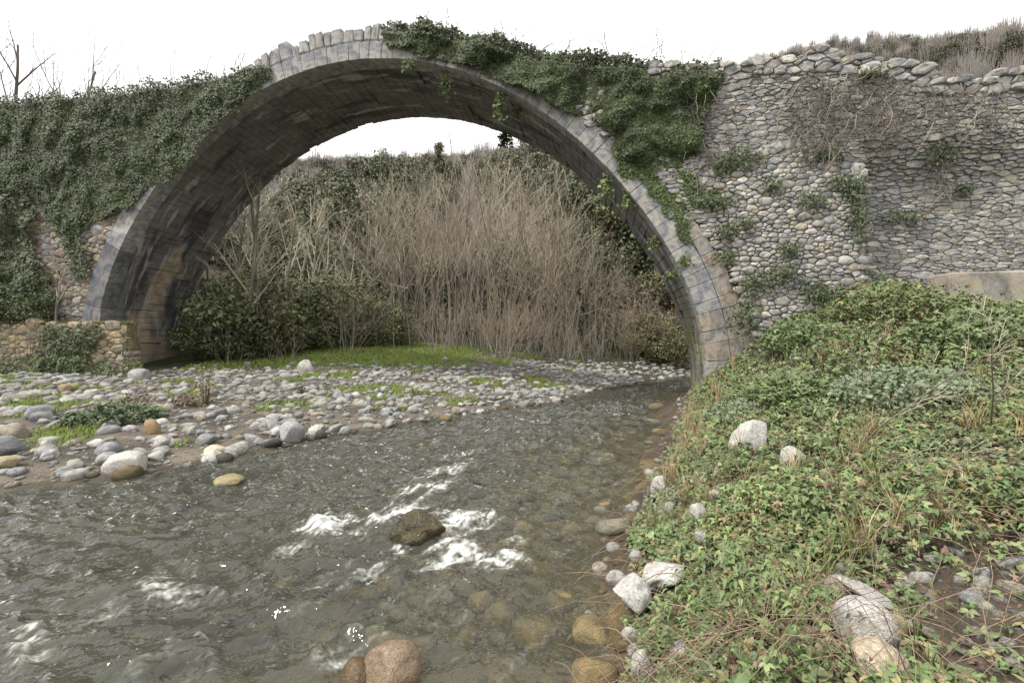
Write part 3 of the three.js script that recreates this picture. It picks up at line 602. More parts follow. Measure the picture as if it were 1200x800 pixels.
  B('white boulder poking out of the brambles', 880, 532, 50, 44, 0.85, rockGeo(331, 4, { cuts: 4, rough: 0.14 }), granite(.58, .57, .54), 0.6, 0.32, -0.4);
  B('small white rock in the brambles beside the white boulder', 930, 546, 30, 22, 0.95, rockGeo(332, 4, { cuts: 4 }), granite(.55, .54, .51), 0.3, 0.35);
  B('whitish rock at the river edge under overhanging stems', 772, 584, 24, 26, 0.2, rockGeo(333, 4, { cuts: 5 }), granite(.58, .57, .54), 0.3);
  B('pale rock in leaves above the river edge', 817, 614, 22, 22, 0.55, rockGeo(334, 4, { cuts: 5 }), granite(.60, .585, .55), 0.9);
  B('jagged white rock at the bank foot above the water', 748, 716, 46, 44, 0.1, rockGeo(335, 5, { cuts: 12, rough: 0.42 }), granite(.56, .555, .54), 0.9, 0.15, 0.5);
  B('long pale rock ledge leaning up the bank from the jagged white rock', 772, 690, 62, 26, 0.28, rockGeo(345, 5, { cuts: 10, rough: 0.36 }), granite(.58, .57, .545), 0.4, 0.1, 0.55);
  B('grey pointed rock at the water below the pale ledge', 735, 690, 22, 18, 0.04, rockGeo(346, 4, { cuts: 9, rough: 0.3 }), granite(.45, .44, .42), 0.4);
  B('small white rock below the jagged white rocks at the water', 738, 748, 22, 16, 0.03, rockGeo(336, 4, { cuts: 4 }), granite(.58, .57, .55), 0.1);
  B('pale rock with dark spots at the foot of the bank', 752, 800, 30, 32, 0.1, rockGeo(337, 4, { cuts: 4 }), granite(.55, .54, .52), 0.1);
  B('white weathered boulder with a fissured top on the bare stony ground', 1010, 757, 74, 52, 0.5, rockGeo(338, 5, { cuts: 7, rough: 0.12 }), granite(.56, .555, .54), 0.2, 0.25);
  B('long cream boulder with rusty stains lying before the fissured boulder', 1032, 806, 74, 46, 0.52, rockGeo(339, 5, { cuts: 3, rough: 0.1 }), granite(.55, .47, .36), -0.5, 0.3, -0.45);
  B('thin tilted grey slab resting behind the fissured boulder', 1016, 712, 66, 14, 0.62, rockGeo(340, 4, { cuts: 6 }), granite(.50, .49, .455), -0.2, 0, -0.42);
  B('dull brown stone wedged behind the tilted slab', 985, 705, 34, 26, 0.58, rockGeo(341, 4, { cuts: 4 }), granite(.36, .33, .29), 0.2);
  B('yellow green lichened stone beside the fissured boulder', 1050, 752, 26, 26, 0.52, rockGeo(342, 4, { cuts: 3 }), granite(.42, .40, .22), 0.1);
}
const onBoulder = (() => { const L = scene.children.filter(o => o.userData.category === 'boulder').map(o => [o.position.x, o.position.z, o.scale.x]); return (x, z, r) => L.some(([a, b, s]) => Math.hypot(x - a, z - b) < s * 0.8 + r * 0.6); })();
{ // cobbles of the gravel bar and the stony bank: the largest ones single, the small ones together
  const r = rng(61), all = [];
  const place = (x, z, size, where) => {
    if (onBoulder(x, z, size)) return;
    const flat = r.r(0.42, 0.78), sx = size * r.r(0.85, 1.25), sz = size * r.r(0.7, 1.0), y = ground(x, z) + size * flat * r.r(0.0, 0.42);
    const d = Math.hypot(x - EYE.x, y - EYE.y, z - EYE.z);
    all.push({ x, y, z, sx, sy: size * flat, sz, q: euler(r.n() * 0.3, r.r(0, 6.28), r.n() * 0.3), px: 2 * size * 550 / d, where, size, flat });
  };
  for (let k = 0; k < 33000; k++) { // bar
    const z = r.r(-13, 13), x = r.r(-20, 12.5), l = leftW(z); if (x > l + 0.25) continue;
    if (zone(x, z) === 'wood' && r() < 0.95) continue;
    const g = grassAmount(x, z), e = l - x, strip = sstep(-2.6, -4.4, z + 0.32 * x + 0.9) * sstep(6, 2, x);
    if (r() < 0.72 * g || r() < strip * 0.9) continue;
    if (x < -8.7 && z < 0.75 && z > -6) continue;
    const silt = sstep(0.9, 0.3, Math.hypot((x + 1.4) / 2.2, (z - 7.4) / 0.8)); if (r() < silt * 0.85) continue;
    const u = r(); let size = 0.028 + 0.16 * Math.pow(u, 5); if (z > 5) size *= 1.1;
    place(x, z, size, e < 1.1 ? 'edge' : z < -3 ? 'far' : x < -5 ? 'wall' : 'bar');
  }
  for (let k = 0; k < 1500; k++) { const z = r.r(-18, -9), x = r.r(3, 17); if (x > leftW(z) + 0.2 || x < leftW(z) - 6) continue; place(x, z, 0.05 + 0.16 * r() ** 3, 'far'); }
  for (let k = 0; k < 420; k++) { // stony patch on the right bank
    const a = r.n(), b = r.n(), x = 11.0 + a * 1.15, z = 11.9 + b * 0.9; if (x < 9.9 && r() < 0.7) continue; place(x, z, 0.014 + 0.06 * r() ** 2.6, 'bank');
  }
  for (let k = 0; k < 120; k++) { const z = r.r(0, 12.5), x = rightW(z) + r.r(-0.25, 0.4); place(x, z, 0.02 + 0.08 * r() ** 2.4, 'shore'); }
  const bed = []; // stones under water
  for (let k = 0; k < 5000; k++) {
    const z = r.r(-10, 14), l = leftW(z), w = rightW(z), x = r.r(l, w), s = 0.04 + 0.16 * r() ** 3.2, y = ground(x, z) + s * 0.15; if (y + s * 0.5 > -0.04 && r() < 0.8) continue; if (!(w - x < 2.4 && z > 3) && x - l > 0.9 && r() < 0.72) continue;
    const gold = w - x < 2.2 && z > 3, t = gold ? r.pick([[.24, .18, .085], [.20, .155, .075], [.28, .21, .1], [.17, .15, .09], [.25, .23, .17]]) : r.pick([[.12, .105, .065], [.10, .095, .06], [.15, .14, .11], [.17, .125, .06], [.09, .085, .065]]);
    bed.push({ m: TR(V3(x, y, z), euler(r.n() * 0.3, r.r(0, 6.28), r.n() * 0.3), V3(s * r.r(0.8, 1.3), s * r.r(0.4, 0.7), s)), c: rgb(...t).multiplyScalar(r.r(0.7, 1.15)) });
  }
  const speck = new THREE.MeshStandardMaterial({ map: stoneMap, bumpMap: stoneBump, bumpScale: 0.02, roughness: 0.9 });
  tag(inst('river_bed_stones', rockGeo(241, 2, { cuts: 2, rough: 0.14 }), speck, bed), 'algae brown stones lying on the river bed under the water', 'stones');
  all.sort((a, b) => b.px - a.px);
  const WHERE = { edge: 'at the water edge of the gravel bar', far: 'on the gravel beyond the bridge front', wall: 'on the gravel below the terrace wall', bar: 'in the middle of the gravel bar', bank: 'on the stony patch of the right bank', shore: 'at the foot of the right bank' };
  const inView = s => { const v = V3(s.x, s.y, s.z).applyMatrix4(camera.matrixWorldInverse), x = 550 * v.x / -v.z, y = 550 * v.y / -v.z; return v.z < -0.5 && Math.abs(x) < 610 && Math.abs(y) < 410; };
  camera.matrixWorldInverse.copy(camera.matrixWorld).invert();
  let n = 0; const rest = [];
  for (const s of all) {
    const t = r() < 0.12 ? r.i(8) : r.pick([0, 0, 1, 2, 3, 6, 7, 1, 0]), m = TR(V3(s.x, s.y, s.z), s.q, V3(s.sx, s.sy, s.sz));
    if (n < 300 && s.px > 6 && inView(s)) {
      const shape = s.flat < 0.53 ? 'flat' : s.flat < 0.66 ? 'oval' : 'rounded', label = `${s.size > 0.17 ? 'large' : s.size > 0.11 ? 'middling' : 'small'} ${shape} ${STONE_TONES[t][0]} cobble ${WHERE[s.where]}`;
      const o = mesh('cobble', cobbleGeos[r.i(12)], cobbleMats[t]); o.applyMatrix4(m); tag(o, label, 'cobble', label.replace(/ cobble /, ' cobbles ')); n++;
    } else rest.push({ m, c: rgb(...STONE_TONES[t][1]).multiplyScalar(r.r(0.75, 1.2)) });
  }
  console.log('cobbles', n, rest.length);
  tag(inst('gravel', pebbleGeo, speck, rest), 'small mixed grey stones and gravel covering the river bar', 'gravel');
}
// ---------------------------------------------------------------- the river
const FLOW = V3(-0.46, 0, 0.89);
const along = (x, z) => x * FLOW.x + z * FLOW.z, across = (x, z) => x * FLOW.z - z * FLOW.x;
// places where the stream breaks white: picture point on the surface, radii along and across the flow, strength
const FOAM = [[452, 606, .2, .2, .9], [520, 600, .22, .2, .9], [488, 596, .12, .3, .8], [420, 622, .25, .2, .5], [470, 640, .3, .12, .6], [520, 650, .3, .14, .8], [600, 630, .3, .14, .5], [340, 640, .3, .2, .4], [440, 660, .5, .14, .45], [500, 680, .5, .14, .4], [378, 612, .2, .34, 1.3], [408, 606, .18, .22, .7], [470, 596, .34, .30, 1.15], [500, 570, .5, .22, .95], [524, 548, .6, .2, .8], [545, 528, .6, .25, .55], [546, 606, .42, .26, 1.1], [538, 640, .24, .36, 1.15], [566, 648, .16, .34, 1.2], [596, 646, .14, .24, .8], [505, 648, .2, .2, .5], [188, 684, .16, .36, .62], [215, 690, .2, .3, .45], [30, 742, .12, .5, .6], [120, 712, .2, .3, .4], [262, 688, .14, .12, .5], [640, 618, .14, .4, .25], [690, 520, .5, .4, .3], [620, 560, .6, .5, .2], [430, 740, .3, .3, .3], [390, 765, .2, .15, .45], [300, 580, .3, .5, .3], [350, 590, .3, .4, .3], [180, 770, .3, .5, .3], [470, 525, .5, .6, .24], [600, 500, .8, .6, .28], [700, 480, 1, .6, .3], [660, 490, .8, .6, .25], [760, 470, 1, .4, .3], [740, 455, 1.4, .5, .35], [770, 445, 1.4, .5, .4]].map(([px, py, a, b, s]) => { const p = onY(px, py, 0.03); return [along(p.x, p.z), across(p.x, p.z), a, b, s]; });
function foamAt(x, z) {
  const p = along(x, z), q = across(x, z); let d = 0;
  for (const [a, b, ra, rb, s] of FOAM) { const u = (p - a) / ra, v = (q - b) / rb, e = u * u + v * v; if (e < 9) d = Math.max(d, s * Math.exp(-e * 0.8)); }
  return d;
}
function wave(x, z) {
  const p = along(x, z), q = across(x, z), l = leftW(z), r = rightW(z), mid = sstep(-0.2, 1.4, x - l) * sstep(-0.3, 1.6, r - x), w = 0.35 * noise(p * 0.6, q * 0.6, 9.1), v = 0.2 * noise(p * 1.9, q * 1.9, 4.1);
  const rid = (a, b, c) => { const n = 1 - Math.abs(noise(a, b, c)) * 2.2; return n * Math.abs(n); };
  let h = 0.05 * fbm(p * 0.55 + w, q * 0.9, 1.1, 2);
  h += 0.06 * rid(p * 1.5 + w, q * 1.0 + v, 2.2) * (0.7 + 1.2 * noise(p * 0.4, q * 0.4, 5.9));
  h += 0.042 * rid(p * 3.4 + v, q * 2.0 + w, 3.3) + 0.026 * rid(p * 7.2, q * 4.0 + v, 4.4) + 0.012 * noise(p * 15, q * 9, 5.4);
  const f = foamAt(x, z);
  return h * mix(0.3, 1, mid) - 0.06 + f * (0.04 + 0.08 * noise(p * 5, q * 5, 6.6) + 0.035 * noise(p * 14, q * 14, 7.7));
}
{
  const X0 = -8, X1 = 14, Z0 = -10, Z1 = 16;
  const dens = (x, z) => { // foam matter on the surface: lace of bubbles
    const p = along(x, z), q = across(x, z), f = foamAt(x, z);
    const lace = 1 - Math.abs(fbm(p * 1.6 + 0.5 * noise(p * 3, q * 3, 1), q * 5.2, 3.1, 4)) * 3.6, grain = noise(p * 24, q * 30, 5.1) + 0.6 * noise(p * 51, q * 58, 2.1);
    const v1 = 0.6 * noise(p * 2.5, q * 2.5, 8.3), edge = sstep(0.02, 0.5, f), net = 1 - Math.abs(fbm(p * 6 + v1, q * 9, 6.4, 3)) * 4.2, body = sstep(0.3, 1.5, f * 1.05 + (0.95 * (lace - 0.5) + 0.55 * grain) * edge) * clamp(0.25 + 0.75 * net + 0.35 * sstep(0.8, 1.25, f));
    const run = sstep(-0.12, 0.3, fbm(p * 0.3, q * 0.5, 2.6, 2)), streak = (sstep(0.16, 0.5, fbm(p * 0.7, q * 4.6, 8.8, 4)) * 0.6 + sstep(0.2, 0.5, fbm(p * 0.45, q * 2.6, 3.8, 5)) * 0.35) * run * sstep(-0.35, 0.5, grain);
    return clamp(body + streak);
  };
  const N = 1100, Mh = 1300, cache = new Float32Array(N * Mh);
  for (let j = 0; j < Mh; j++) for (let i = 0; i < N; i++) { const x = mix(X0, X1, (i + 0.5) / N), z = mix(Z0, Z1, (j + 0.5) / Mh); cache[j * N + i] = x > leftW(z) - 0.5 && x < rightW(z) + 0.5 ? dens(x, z) : 0; }
  const colour = dataTex(N, Mh, (u, v, i, j) => { const f = cache[j * N + i]; return [mix(.80, .86, f), mix(.805, .865, f), mix(.755, .87, f)]; }, true, false);
  const clear = dataTex(N, Mh, (u, v, i, j) => { const f = 1 - cache[j * N + i]; return [f, f, f]; }, false, false);
  const rough = dataTex(N, Mh, (u, v, i, j) => { const f = mix(0.05, 0.85, cache[j * N + i]); return [f, f, f]; }, false, false);
  const ripple = dataTex(512, 512, (u, v) => { const a = Math.abs(tfbm(u, v, 2, 4) - 0.5) * 2, b = tfbm(u + 0.3, v + 0.7, 1, 3), n = 0.6 * (1 - a) + 0.4 * b; return [n, n, n]; }, false);
  ripple.repeat.set(14, 14);
  const water = new THREE.MeshPhysicalMaterial({ color: 0xffffff, map: colour, transmission: 0.95, transmissionMap: clear, roughness: 1, roughnessMap: rough, thickness: 0, ior: 1.33, bumpMap: ripple, bumpScale: 0.02, side: THREE.DoubleSide });
  const zs = []; for (let z = -24; z < 17;) { zs.push(z); z += z < -10 ? 0.4 : z < 0 ? 0.12 : z < 6 ? 0.07 : 0.035; }
  const NC = 260, pos = [], uv = [], idx = [];
  for (const z of zs) { const l = leftW(z) - 0.7, r = rightW(z) + 0.5; for (let k = 0; k <= NC; k++) { const x = mix(l, r, k / NC); pos.push(x, wave(x, z), z); uv.push((x - X0) / (X1 - X0), (z - Z0) / (Z1 - Z0)); } }
  for (let j = 0; j + 1 < zs.length; j++) for (let k = 0; k < NC; k++) { const a = j * (NC + 1) + k, b = a + NC + 1; idx.push(a, b, a + 1, a + 1, b, b + 1); }
  tag(mesh('river_water', geoFrom(pos, idx, uv), water), 'clear shallow river rippling over stones with streaks of foam', 'water', null, 'structure');
}
// ---------------------------------------------------------------- trees
function grow(r, S, T, p, dir, len, rad, level, o) {
  // one stem: a bent tapered tube with side shoots
  const n = level === 0 ? 9 : level === 1 ? 6 : 4, pts = [p.clone()], d = dir.clone(); let q = p.clone();
  for (let k = 0; k < n; k++) { d.x += r.n() * o.bend; d.z += r.n() * o.bend; d.y += o.up * (level ? 1 : 0.5) + r.n() * o.bend * 0.5; d.normalize(); q = q.clone().addScaledVector(d, len / n); pts.push(q); }
  const sink = level === 0 ? T : S;
  sink.tube(pts, rad, rad * (level >= o.levels ? 0.45 : 0.22) + 0.002, level === 0 ? 6 : level === 1 ? 4 : 3);
  if (level >= o.levels) return;
  const kids = o.kids[level];
  for (let k = 0; k < kids; k++) {
    const t = mix(level === 0 ? o.bare : 0.15, 0.98, (k + r()) / kids), i = Math.min(n - 1, Math.floor(t * n)), b = pts[i].clone().lerp(pts[i + 1], t * n - i);
    const ax = pts[i + 1].clone().sub(pts[i]).normalize(), side = V3(r.n(), r.n() * 0.4, r.n()).cross(ax).normalize(), ang = o.spread * r.r(0.6, 1.3);
    const nd = ax.multiplyScalar(Math.cos(ang)).addScaledVector(side, Math.sin(ang)).normalize();
    grow(r, S, T, b, nd, len * o.ratio * r.r(0.6, 1.1) * (1 - 0.45 * t * (level === 0 ? 1 : 0.4)), Math.max(0.0048, rad * 0.42 * (1 - 0.5 * t)), level + 1, o);
  }
}
function bareTree(seed, o) {
  const r = rng(seed), S = new Stems(), T = new Stems();
  for (let k = 0; k < (o.stems || 1); k++) {
    const a = r.r(0, 6.28), l = o.lean * r.r(0.2, 1), h = o.h * r.r(0.7, 1);
    grow(r, S, T, V3(Math.cos(a) * (o.base ?? 0.25) * (o.stems > 1 ? r.r(0.3, 1) : 0), -0.3, Math.sin(a) * (o.base ?? 0.25) * (o.stems > 1 ? r.r(0.3, 1) : 0)), V3(Math.cos(a) * l, 1, Math.sin(a) * l).normalize(), h, o.rad * h / o.h * r.r(0.7, 1.1), 0, o);
  }
  return { trunk: T.build(), crown: S.build() };
}
const bark = (r, g, b) => new THREE.MeshStandardMaterial({ color: rgb(r, g, b), map: barkMap, roughness: 0.9 });
const twigTan = plain(.41, .35, .26), twigGrey = plain(.29, .27, .22), twigPale = plain(.46, .42, .32), twigRed = plain(.35, .28, .2);
const saplingOpt = { levels: 3, kids: [11, 6, 3], bend: 0.1, up: 0.035, spread: 0.58, ratio: 0.42, bare: 0.22, lean: 0.3, h: 12, rad: 0.055, stems: 3 };
const saplings = Array.from({ length: 5 }, (_, k) => bareTree(400 + k, { ...saplingOpt, stems: 5 + k % 2, base: 1.7, bare: 0.3, lean: [0.14, 0.3, 0.22, 0.1, 0.34][k], spread: [0.5, 0.75, 0.6, 0.85, 0.55][k], bend: [0.09, 0.15, 0.12, 0.16, 0.11][k], kids: [[6, 4, 2], [6, 4, 2], [5, 4, 2], [6, 4, 2], [6, 4, 2]][k], rad: [0.055, 0.075, 0.045, 0.09, 0.04][k] }));
const hazels = Array.from({ length: 3 }, (_, k) => bareTree(420 + k, { ...saplingOpt, levels: 3, kids: [6, 4, 3], h: 6.5, rad: 0.04, stems: 9, base: 1.1, lean: 0.6, spread: 0.7, bend: 0.17, up: 0.02 }));
const oldTrees = Array.from({ length: 3 }, (_, k) => bareTree(430 + k, { ...saplingOpt, kids: [9, 6, 5], h: 9, rad: 0.16, stems: 1, lean: 0.25, spread: 0.75, ratio: 0.5, bend: 0.1, up: 0.035, bare: 0.25 }));
function plantTree(proto, name, label, group, x, z, s, turn, mT, mC, y = null, cat = 'tree') {
  const t = thing(name, label, cat, [x, y ?? ground(x, z) - 0.05, z], group);
  mesh('trunk', proto.trunk, mT, t); mesh('crown', proto.crown, mC, t); t.scale.setScalar(s); t.rotation.y = turn; return t;
}
// leafy crowns: leaf-sized faces in clumps
function leafCrown(seed, o) {
  const r = rng(seed), pos = [], idx = [], T = new Stems(); let k = 0;
  const tp = [V3(0, -0.3, 0), V3(r.n() * 0.2, o.h * 0.35, r.n() * 0.2), V3(r.n() * 0.4, o.h * 0.8, r.n() * 0.4)]; T.tube(tp, o.h * 0.03, o.h * 0.01, 6);
  for (let c = 0; c < o.clumps; c++) {
    const t = r(), a = r.r(0, 6.28), prof = o.cone ? 1 - t * 0.92 : Math.sqrt(Math.max(0.05, 1 - (2 * t - 1) ** 2)) , rr = o.w * prof * Math.sqrt(r.r(0.15, 1)), cy = mix(o.low, o.h, t), cx = Math.cos(a) * rr, cz = Math.sin(a) * rr, cr = o.clump * r.r(0.6, 1.25);
    T.tube([V3(tp[1].x, cy * 0.7, tp[1].z), V3(cx * 0.6, cy * 0.88, cz * 0.6), V3(cx, cy, cz)], o.h * 0.009, 0.008, 3);
    for (let l = 0; l < o.leaves; l++) {
      const u = V3(r.n(), r.n() * 0.75, r.n()).multiplyScalar(cr * 0.9), s = o.leaf * r.r(0.6, 1.3), n = V3(r.n() + u.x, r.n() + 0.7, r.n() + u.z).normalize(), e = V3(r.n(), r.n(), r.n()).cross(n).normalize(), f = n.clone().cross(e);
      const x = cx + u.x, y = cy + u.y, z = cz + u.z;
      for (const [p, q, h] of [[-1, 0, 0], [0, -0.45, 0.1], [1, 0, 0], [0, 0.45, 0.1]]) pos.push(x + (e.x * p + f.x * q + n.x * h) * s, y + (e.y * p + f.y * q + n.y * h) * s, z + (e.z * p + f.z * q + n.z * h) * s);
      idx.push(k, k + 1, k + 2, k, k + 2, k + 3); k += 4;
    }
  }
  return { trunk: T.build(), crown: geoFrom(pos, idx) };
}
const bush = (r, g, b) => plain(r, g, b, 0.6, { side: THREE.DoubleSide }), holmGreen = bush(.085, .10, .045), darkGreen = bush(.085, .11, .045), greyGreen = bush(.12, .128, .07), yellowGreen = bush(.135, .13, .05), mossGreen = bush(.125, .135, .055), brownLeaf = bush(.15, .12, .075);
const crowns = Array.from({ length: 4 }, (_, k) => leafCrown(450 + k, { h: 7, w: 2.5, low: 1.4, clumps: 60, clump: 0.85, leaves: 55, leaf: 0.14 }));
const cones = Array.from({ length: 2 }, (_, k) => leafCrown(460 + k, { h: 8, w: 1.7, low: 1.0, clumps: 60, clump: 0.6, leaves: 55, leaf: 0.13, cone: true }));
const shrubs = Array.from({ length: 4 }, (_, k) => leafCrown(470 + k, { h: 2.6, w: 1.7, low: 0.15, clumps: 45, clump: 0.55, leaves: 60, leaf: 0.085 }));
const trunkBrown = bark(.17, .13, .10), trunkGrey = bark(.30, .265, .23), trunkPale = bark(.46, .42, .34);
// standing place from a picture column and a distance along the ground
function stand(px, dist) { const d = ray(px, 400); const l = Math.hypot(d.x, d.z), t = dist / (l * 1); return [EYE.x + d.x * t, EYE.z + d.z * t]; }
{
  const r = rng(71);
  // thicket of bare saplings on the bank beyond the arch
  const spots = []; for (let k = 0; k < 60; k++) spots.push([r.r(435, 770), r.r(25, 41)]);
  spots.sort((a, b) => a[1] - b[1]);
  for (const [px, d] of spots) {
    const [x, z] = stand(px, d), top = lerpTable([[430, 245], [480, 205], [530, 172], [580, 162], [625, 185], [665, 235], [700, 290], [770, 345]], px), tall = (2.2 + (390 - top) / 550 * d - ground(x, z)) / 11, k = r.i(5);
    const tone = r(), mC = tone < 0.5 ? twigTan : tone < 0.75 ? twigRed : tone < 0.9 ? twigPale : twigGrey, w = tone < 0.5 ? 'tan' : tone < 0.75 ? 'reddish brown' : tone < 0.9 ? 'pale' : 'grey';
    plantTree(saplings[k], 'bare_sapling', `${tall > 0.85 ? 'tall' : tall > 0.55 ? 'middling' : 'short'} bare ${w} sapling with ${['five', 'six', 'five', 'six', 'five'][k]} stems in the thicket beyond the arch`, `${tall > 0.85 ? 'tall' : tall > 0.55 ? 'middling' : 'short'} ${w} ${['five', 'six', 'five', 'six', 'five'][k]} stemmed saplings`, x, z, Math.max(0.3, tall * r.r(0.72, 1.05)), r.r(0, 6.28), r() < 0.6 ? trunkPale : trunkGrey, mC);
  }
  // low bare scrub at the thicket's foot and along the left bank
  for (let k = 0; k < 62; k++) { const [x, z] = stand(k < 12 ? r.r(700, 795) : k < 24 ? r.r(235, 420) : r.r(400, 780), r.r(23.5, 31)); if (ground(x, z) < 0.5) continue; const red = r() < 0.5, hs = r.r(0.3, 0.75), lab = `${hs > 0.52 ? 'taller' : 'low'} many stemmed bare ${red ? 'reddish' : 'tan'} shrub ${k < 12 ? 'between the thicket and the right pier' : k < 24 ? 'before the dark shrubs by the left pier' : 'at the foot of the thicket'}`; plantTree(hazels[r.i(3)], 'bare_shrub', lab, lab.replace(' shrub ', ' shrubs '), x, z, hs, r.r(0, 6.28), twigGrey, red ? twigRed : twigTan, null, 'shrub'); }
  // pale leaning trees between the left pier and the thicket
  for (const [px, d, s] of [[290, 25, 1.05], [302, 26, 1.1], [330, 28, 0.95], [360, 29, 1], [268, 26, 0.9], [395, 31, 1.05], [345, 33, 1.1], [420, 29, 0.9], [310, 33, 1.2], [250, 29, 1.0]]) { const [x, z] = stand(px, d); plantTree(oldTrees[r.i(3)], 'bare_tree', 'pale bare tree with spreading boughs between the left pier and the thicket', 'pale bare trees by the left pier', x, z, s, r.r(0, 6.28), trunkPale, twigPale); }
  // undergrowth: dark evergreen shrubs on the left bank below the pale trees
  for (const [px, d, s] of [[248, 25.5, 1.0], [262, 25, 1.0], [282, 24.5, 0.85], [300, 25, 1.25], [325, 25, 1.1], [350, 26, 1.2], [375, 26, 1.0], [398, 27, 1.3], [420, 27, 1.0], [445, 27.5, 0.9], [470, 28, 0.7], [270, 28, 1.2], [310, 29, 1.3], [350, 30, 1.2], [390, 31, 1.3], [240, 28, 1.2], [425, 32, 1.2]]) { const [x, z] = stand(px, d), dk = r() < 0.45, s2 = s * r.r(0.62, 1.25), lab = `${s > 1.15 ? 'tall' : s > 0.95 ? 'broad' : 'low'} ${dk ? 'dark green' : 'mossy green'} evergreen shrub of the undergrowth beside the left pier`; plantTree(shrubs[r.i(4)], 'evergreen_shrub', lab, lab.replace('shrub of', 'shrubs of'), x, z, s2, r.r(0, 6.28), trunkBrown, dk ? darkGreen : mossGreen, null, 'shrub'); }
  // yellowish shrubs between the thicket and the right pier
  for (const [px, d, s] of [[735, 31, 0.9], [758, 30, 1.0], [778, 29.5, 0.9], [795, 29, 0.8], [745, 34, 1.3], [770, 35, 1.5], [790, 34, 1.5], [720, 36, 1.2]]) { const [x, z] = stand(px, d), yl = r() < 0.6, lab = `${s > 1.1 ? 'tall' : 'low'} ${yl ? 'yellowish green' : 'brown leaved'} shrub on the slope beside the right pier`; plantTree(shrubs[r.i(4)], 'yellowing_shrub', lab, lab.replace('shrub on', 'shrubs on'), x, z, s, r.r(0, 6.28), trunkBrown, yl ? yellowGreen : brownLeaf, null, 'shrub'); }
  // evergreens on the slope behind
  for (const [px, d, s, c] of [[375, 47, 0.9, 0], [388, 44, 0.9, 0], [412, 45, 1.0, 0], [432, 50, 0.9, 1], [448, 46, 1.0, 0], [470, 44, 0.9, 0], [492, 50, 0.95, 0], [395, 50, 0.8, 0], [420, 52, 0.9, 0], [440, 56, 0.7, 1], [455, 55, 0.95, 0], [478, 56, 0.85, 0], [500, 58, 0.75, 1], [515, 60, 0.7, 1], [430, 46, 0.95, 0], [465, 48, 0.9, 0], [400, 42, 0.9, 0], [445, 41, 1, 0], [590, 50, 0.9, 0], [640, 47, 0.9, 0], [670, 44, 1, 0], [700, 42, 1, 0], [715, 38, 0.9, 1], [742, 38, 1.05, 0], [765, 38, 1, 0], [735, 44, 1, 0], [620, 54, 0.8, 0], [655, 52, 0.9, 0], [360, 44, 0.9, 0], [330, 40, 0.9, 0], [375, 36, 0.8, 0]]) {
    const [x, z] = stand(px, d), olive = r() < 0.5, m = px > 690 ? (r() < 0.5 ? darkGreen : mossGreen) : olive ? holmGreen : greyGreen;
    plantTree(c ? cones[r.i(2)] : crowns[r.i(4)], c ? 'conifer_tree' : 'evergreen_tree', c ? 'small pointed conifer rising from the wooded slope behind the arch' : px > 690 ? 'dark evergreen tree on the slope beside the right pier' : `${s > 0.92 ? 'large' : 'smaller'} rounded ${olive ? 'olive' : 'grey'} green evergreen tree on the slope ${px < 520 ? 'above the pale bare trees' : 'behind the thicket'}`, c ? 'conifers on the slope' : px > 690 ? 'evergreens beside the right pier' : `${s > 0.92 ? 'large' : 'smaller'} ${olive ? 'olive' : 'grey'} green evergreens ${px < 520 ? 'above the pale trees' : 'behind the thicket'}`, x, z, s * r.r(1.15, 1.4), r.r(0, 6.28), trunkBrown, m);
  }
  // far wood covering the hills: too dense to count
  const fan = (seed, h, n) => { const q = rng(seed), S = new Stems(); for (let k = 0; k < n; k++) { const a = q.r(0, 6.28), l = q.r(0.05, 0.5), t = q.r(0, 0.35) * h; S.tube([V3(0, t * 0.3, 0), V3(Math.cos(a) * l * h * 0.28, mix(t, h, 0.5), Math.sin(a) * l * h * 0.28), V3(Math.cos(a) * l * h * 0.42 + q.n() * 0.3, h * q.r(0.7, 1), Math.sin(a) * l * h * 0.42 + q.n() * 0.3)], 0.045, 0.014, 3); } return S.build(); };
  // only the slopes that open ground shows: through the arch and above the wing wall
  const shown = (x, z) => { const v = V3(x, ground(x, z) + 5, z).applyMatrix4(camera.matrixWorldInverse), px = 600 + 550 * v.x / -v.z, py = 400 - 550 * v.y / -v.z; return v.z < 0 && ((px > 120 && px < 860) || (px > 780 && px < 1350 && py < 150)); };
  const fanGeo = fan(81, 6, 60), list = [], green = [];
  for (let k = 0; k < 14000; k++) {
    const x = r.r(-60, 95), z = r.r(-110, -18), d = Math.hypot(x - EYE.x, z - EYE.z); if (d < 36 || (zone(x, z) !== 'wood') || !shown(x, z)) continue;
    const y = ground(x, z) - 0.3, far = sstep(60, 90, d), g = fbm(x * 0.05, z * 0.05, 4.4, 3), s = r.r(0.55, 1.0) * mix(1, 0.7, far);
    if (g > -0.06 && r() < 0.42 && d < 85) { green.push({ m: TR(V3(x, y, z), euler(0, r.r(0, 6.28), 0), V3(s * 0.8, s * 0.7, s * 0.8)), c: rgb(.085, .09, .05).multiplyScalar(r.r(0.7, 1.3)) }); continue; }
    const t = r(); list.push({ m: TR(V3(x, y, z), euler(r.n() * 0.1, r.r(0, 6.28), r.n() * 0.1), V3(s, s * r.r(0.8, 1.2), s)), c: (t < 0.5 ? rgb(.31, .275, .235) : t < 0.8 ? rgb(.26, .235, .22) : rgb(.34, .29, .225)).multiplyScalar(r.r(0.75, 1.15)) });
  }
  // low brush carpet on the hills
  const brush = leafCrown(82, { h: 1.5, w: 1.6, low: 0.1, clumps: 22, clump: 0.5, leaves: 40, leaf: 0.12 }).crown, carpet = [];
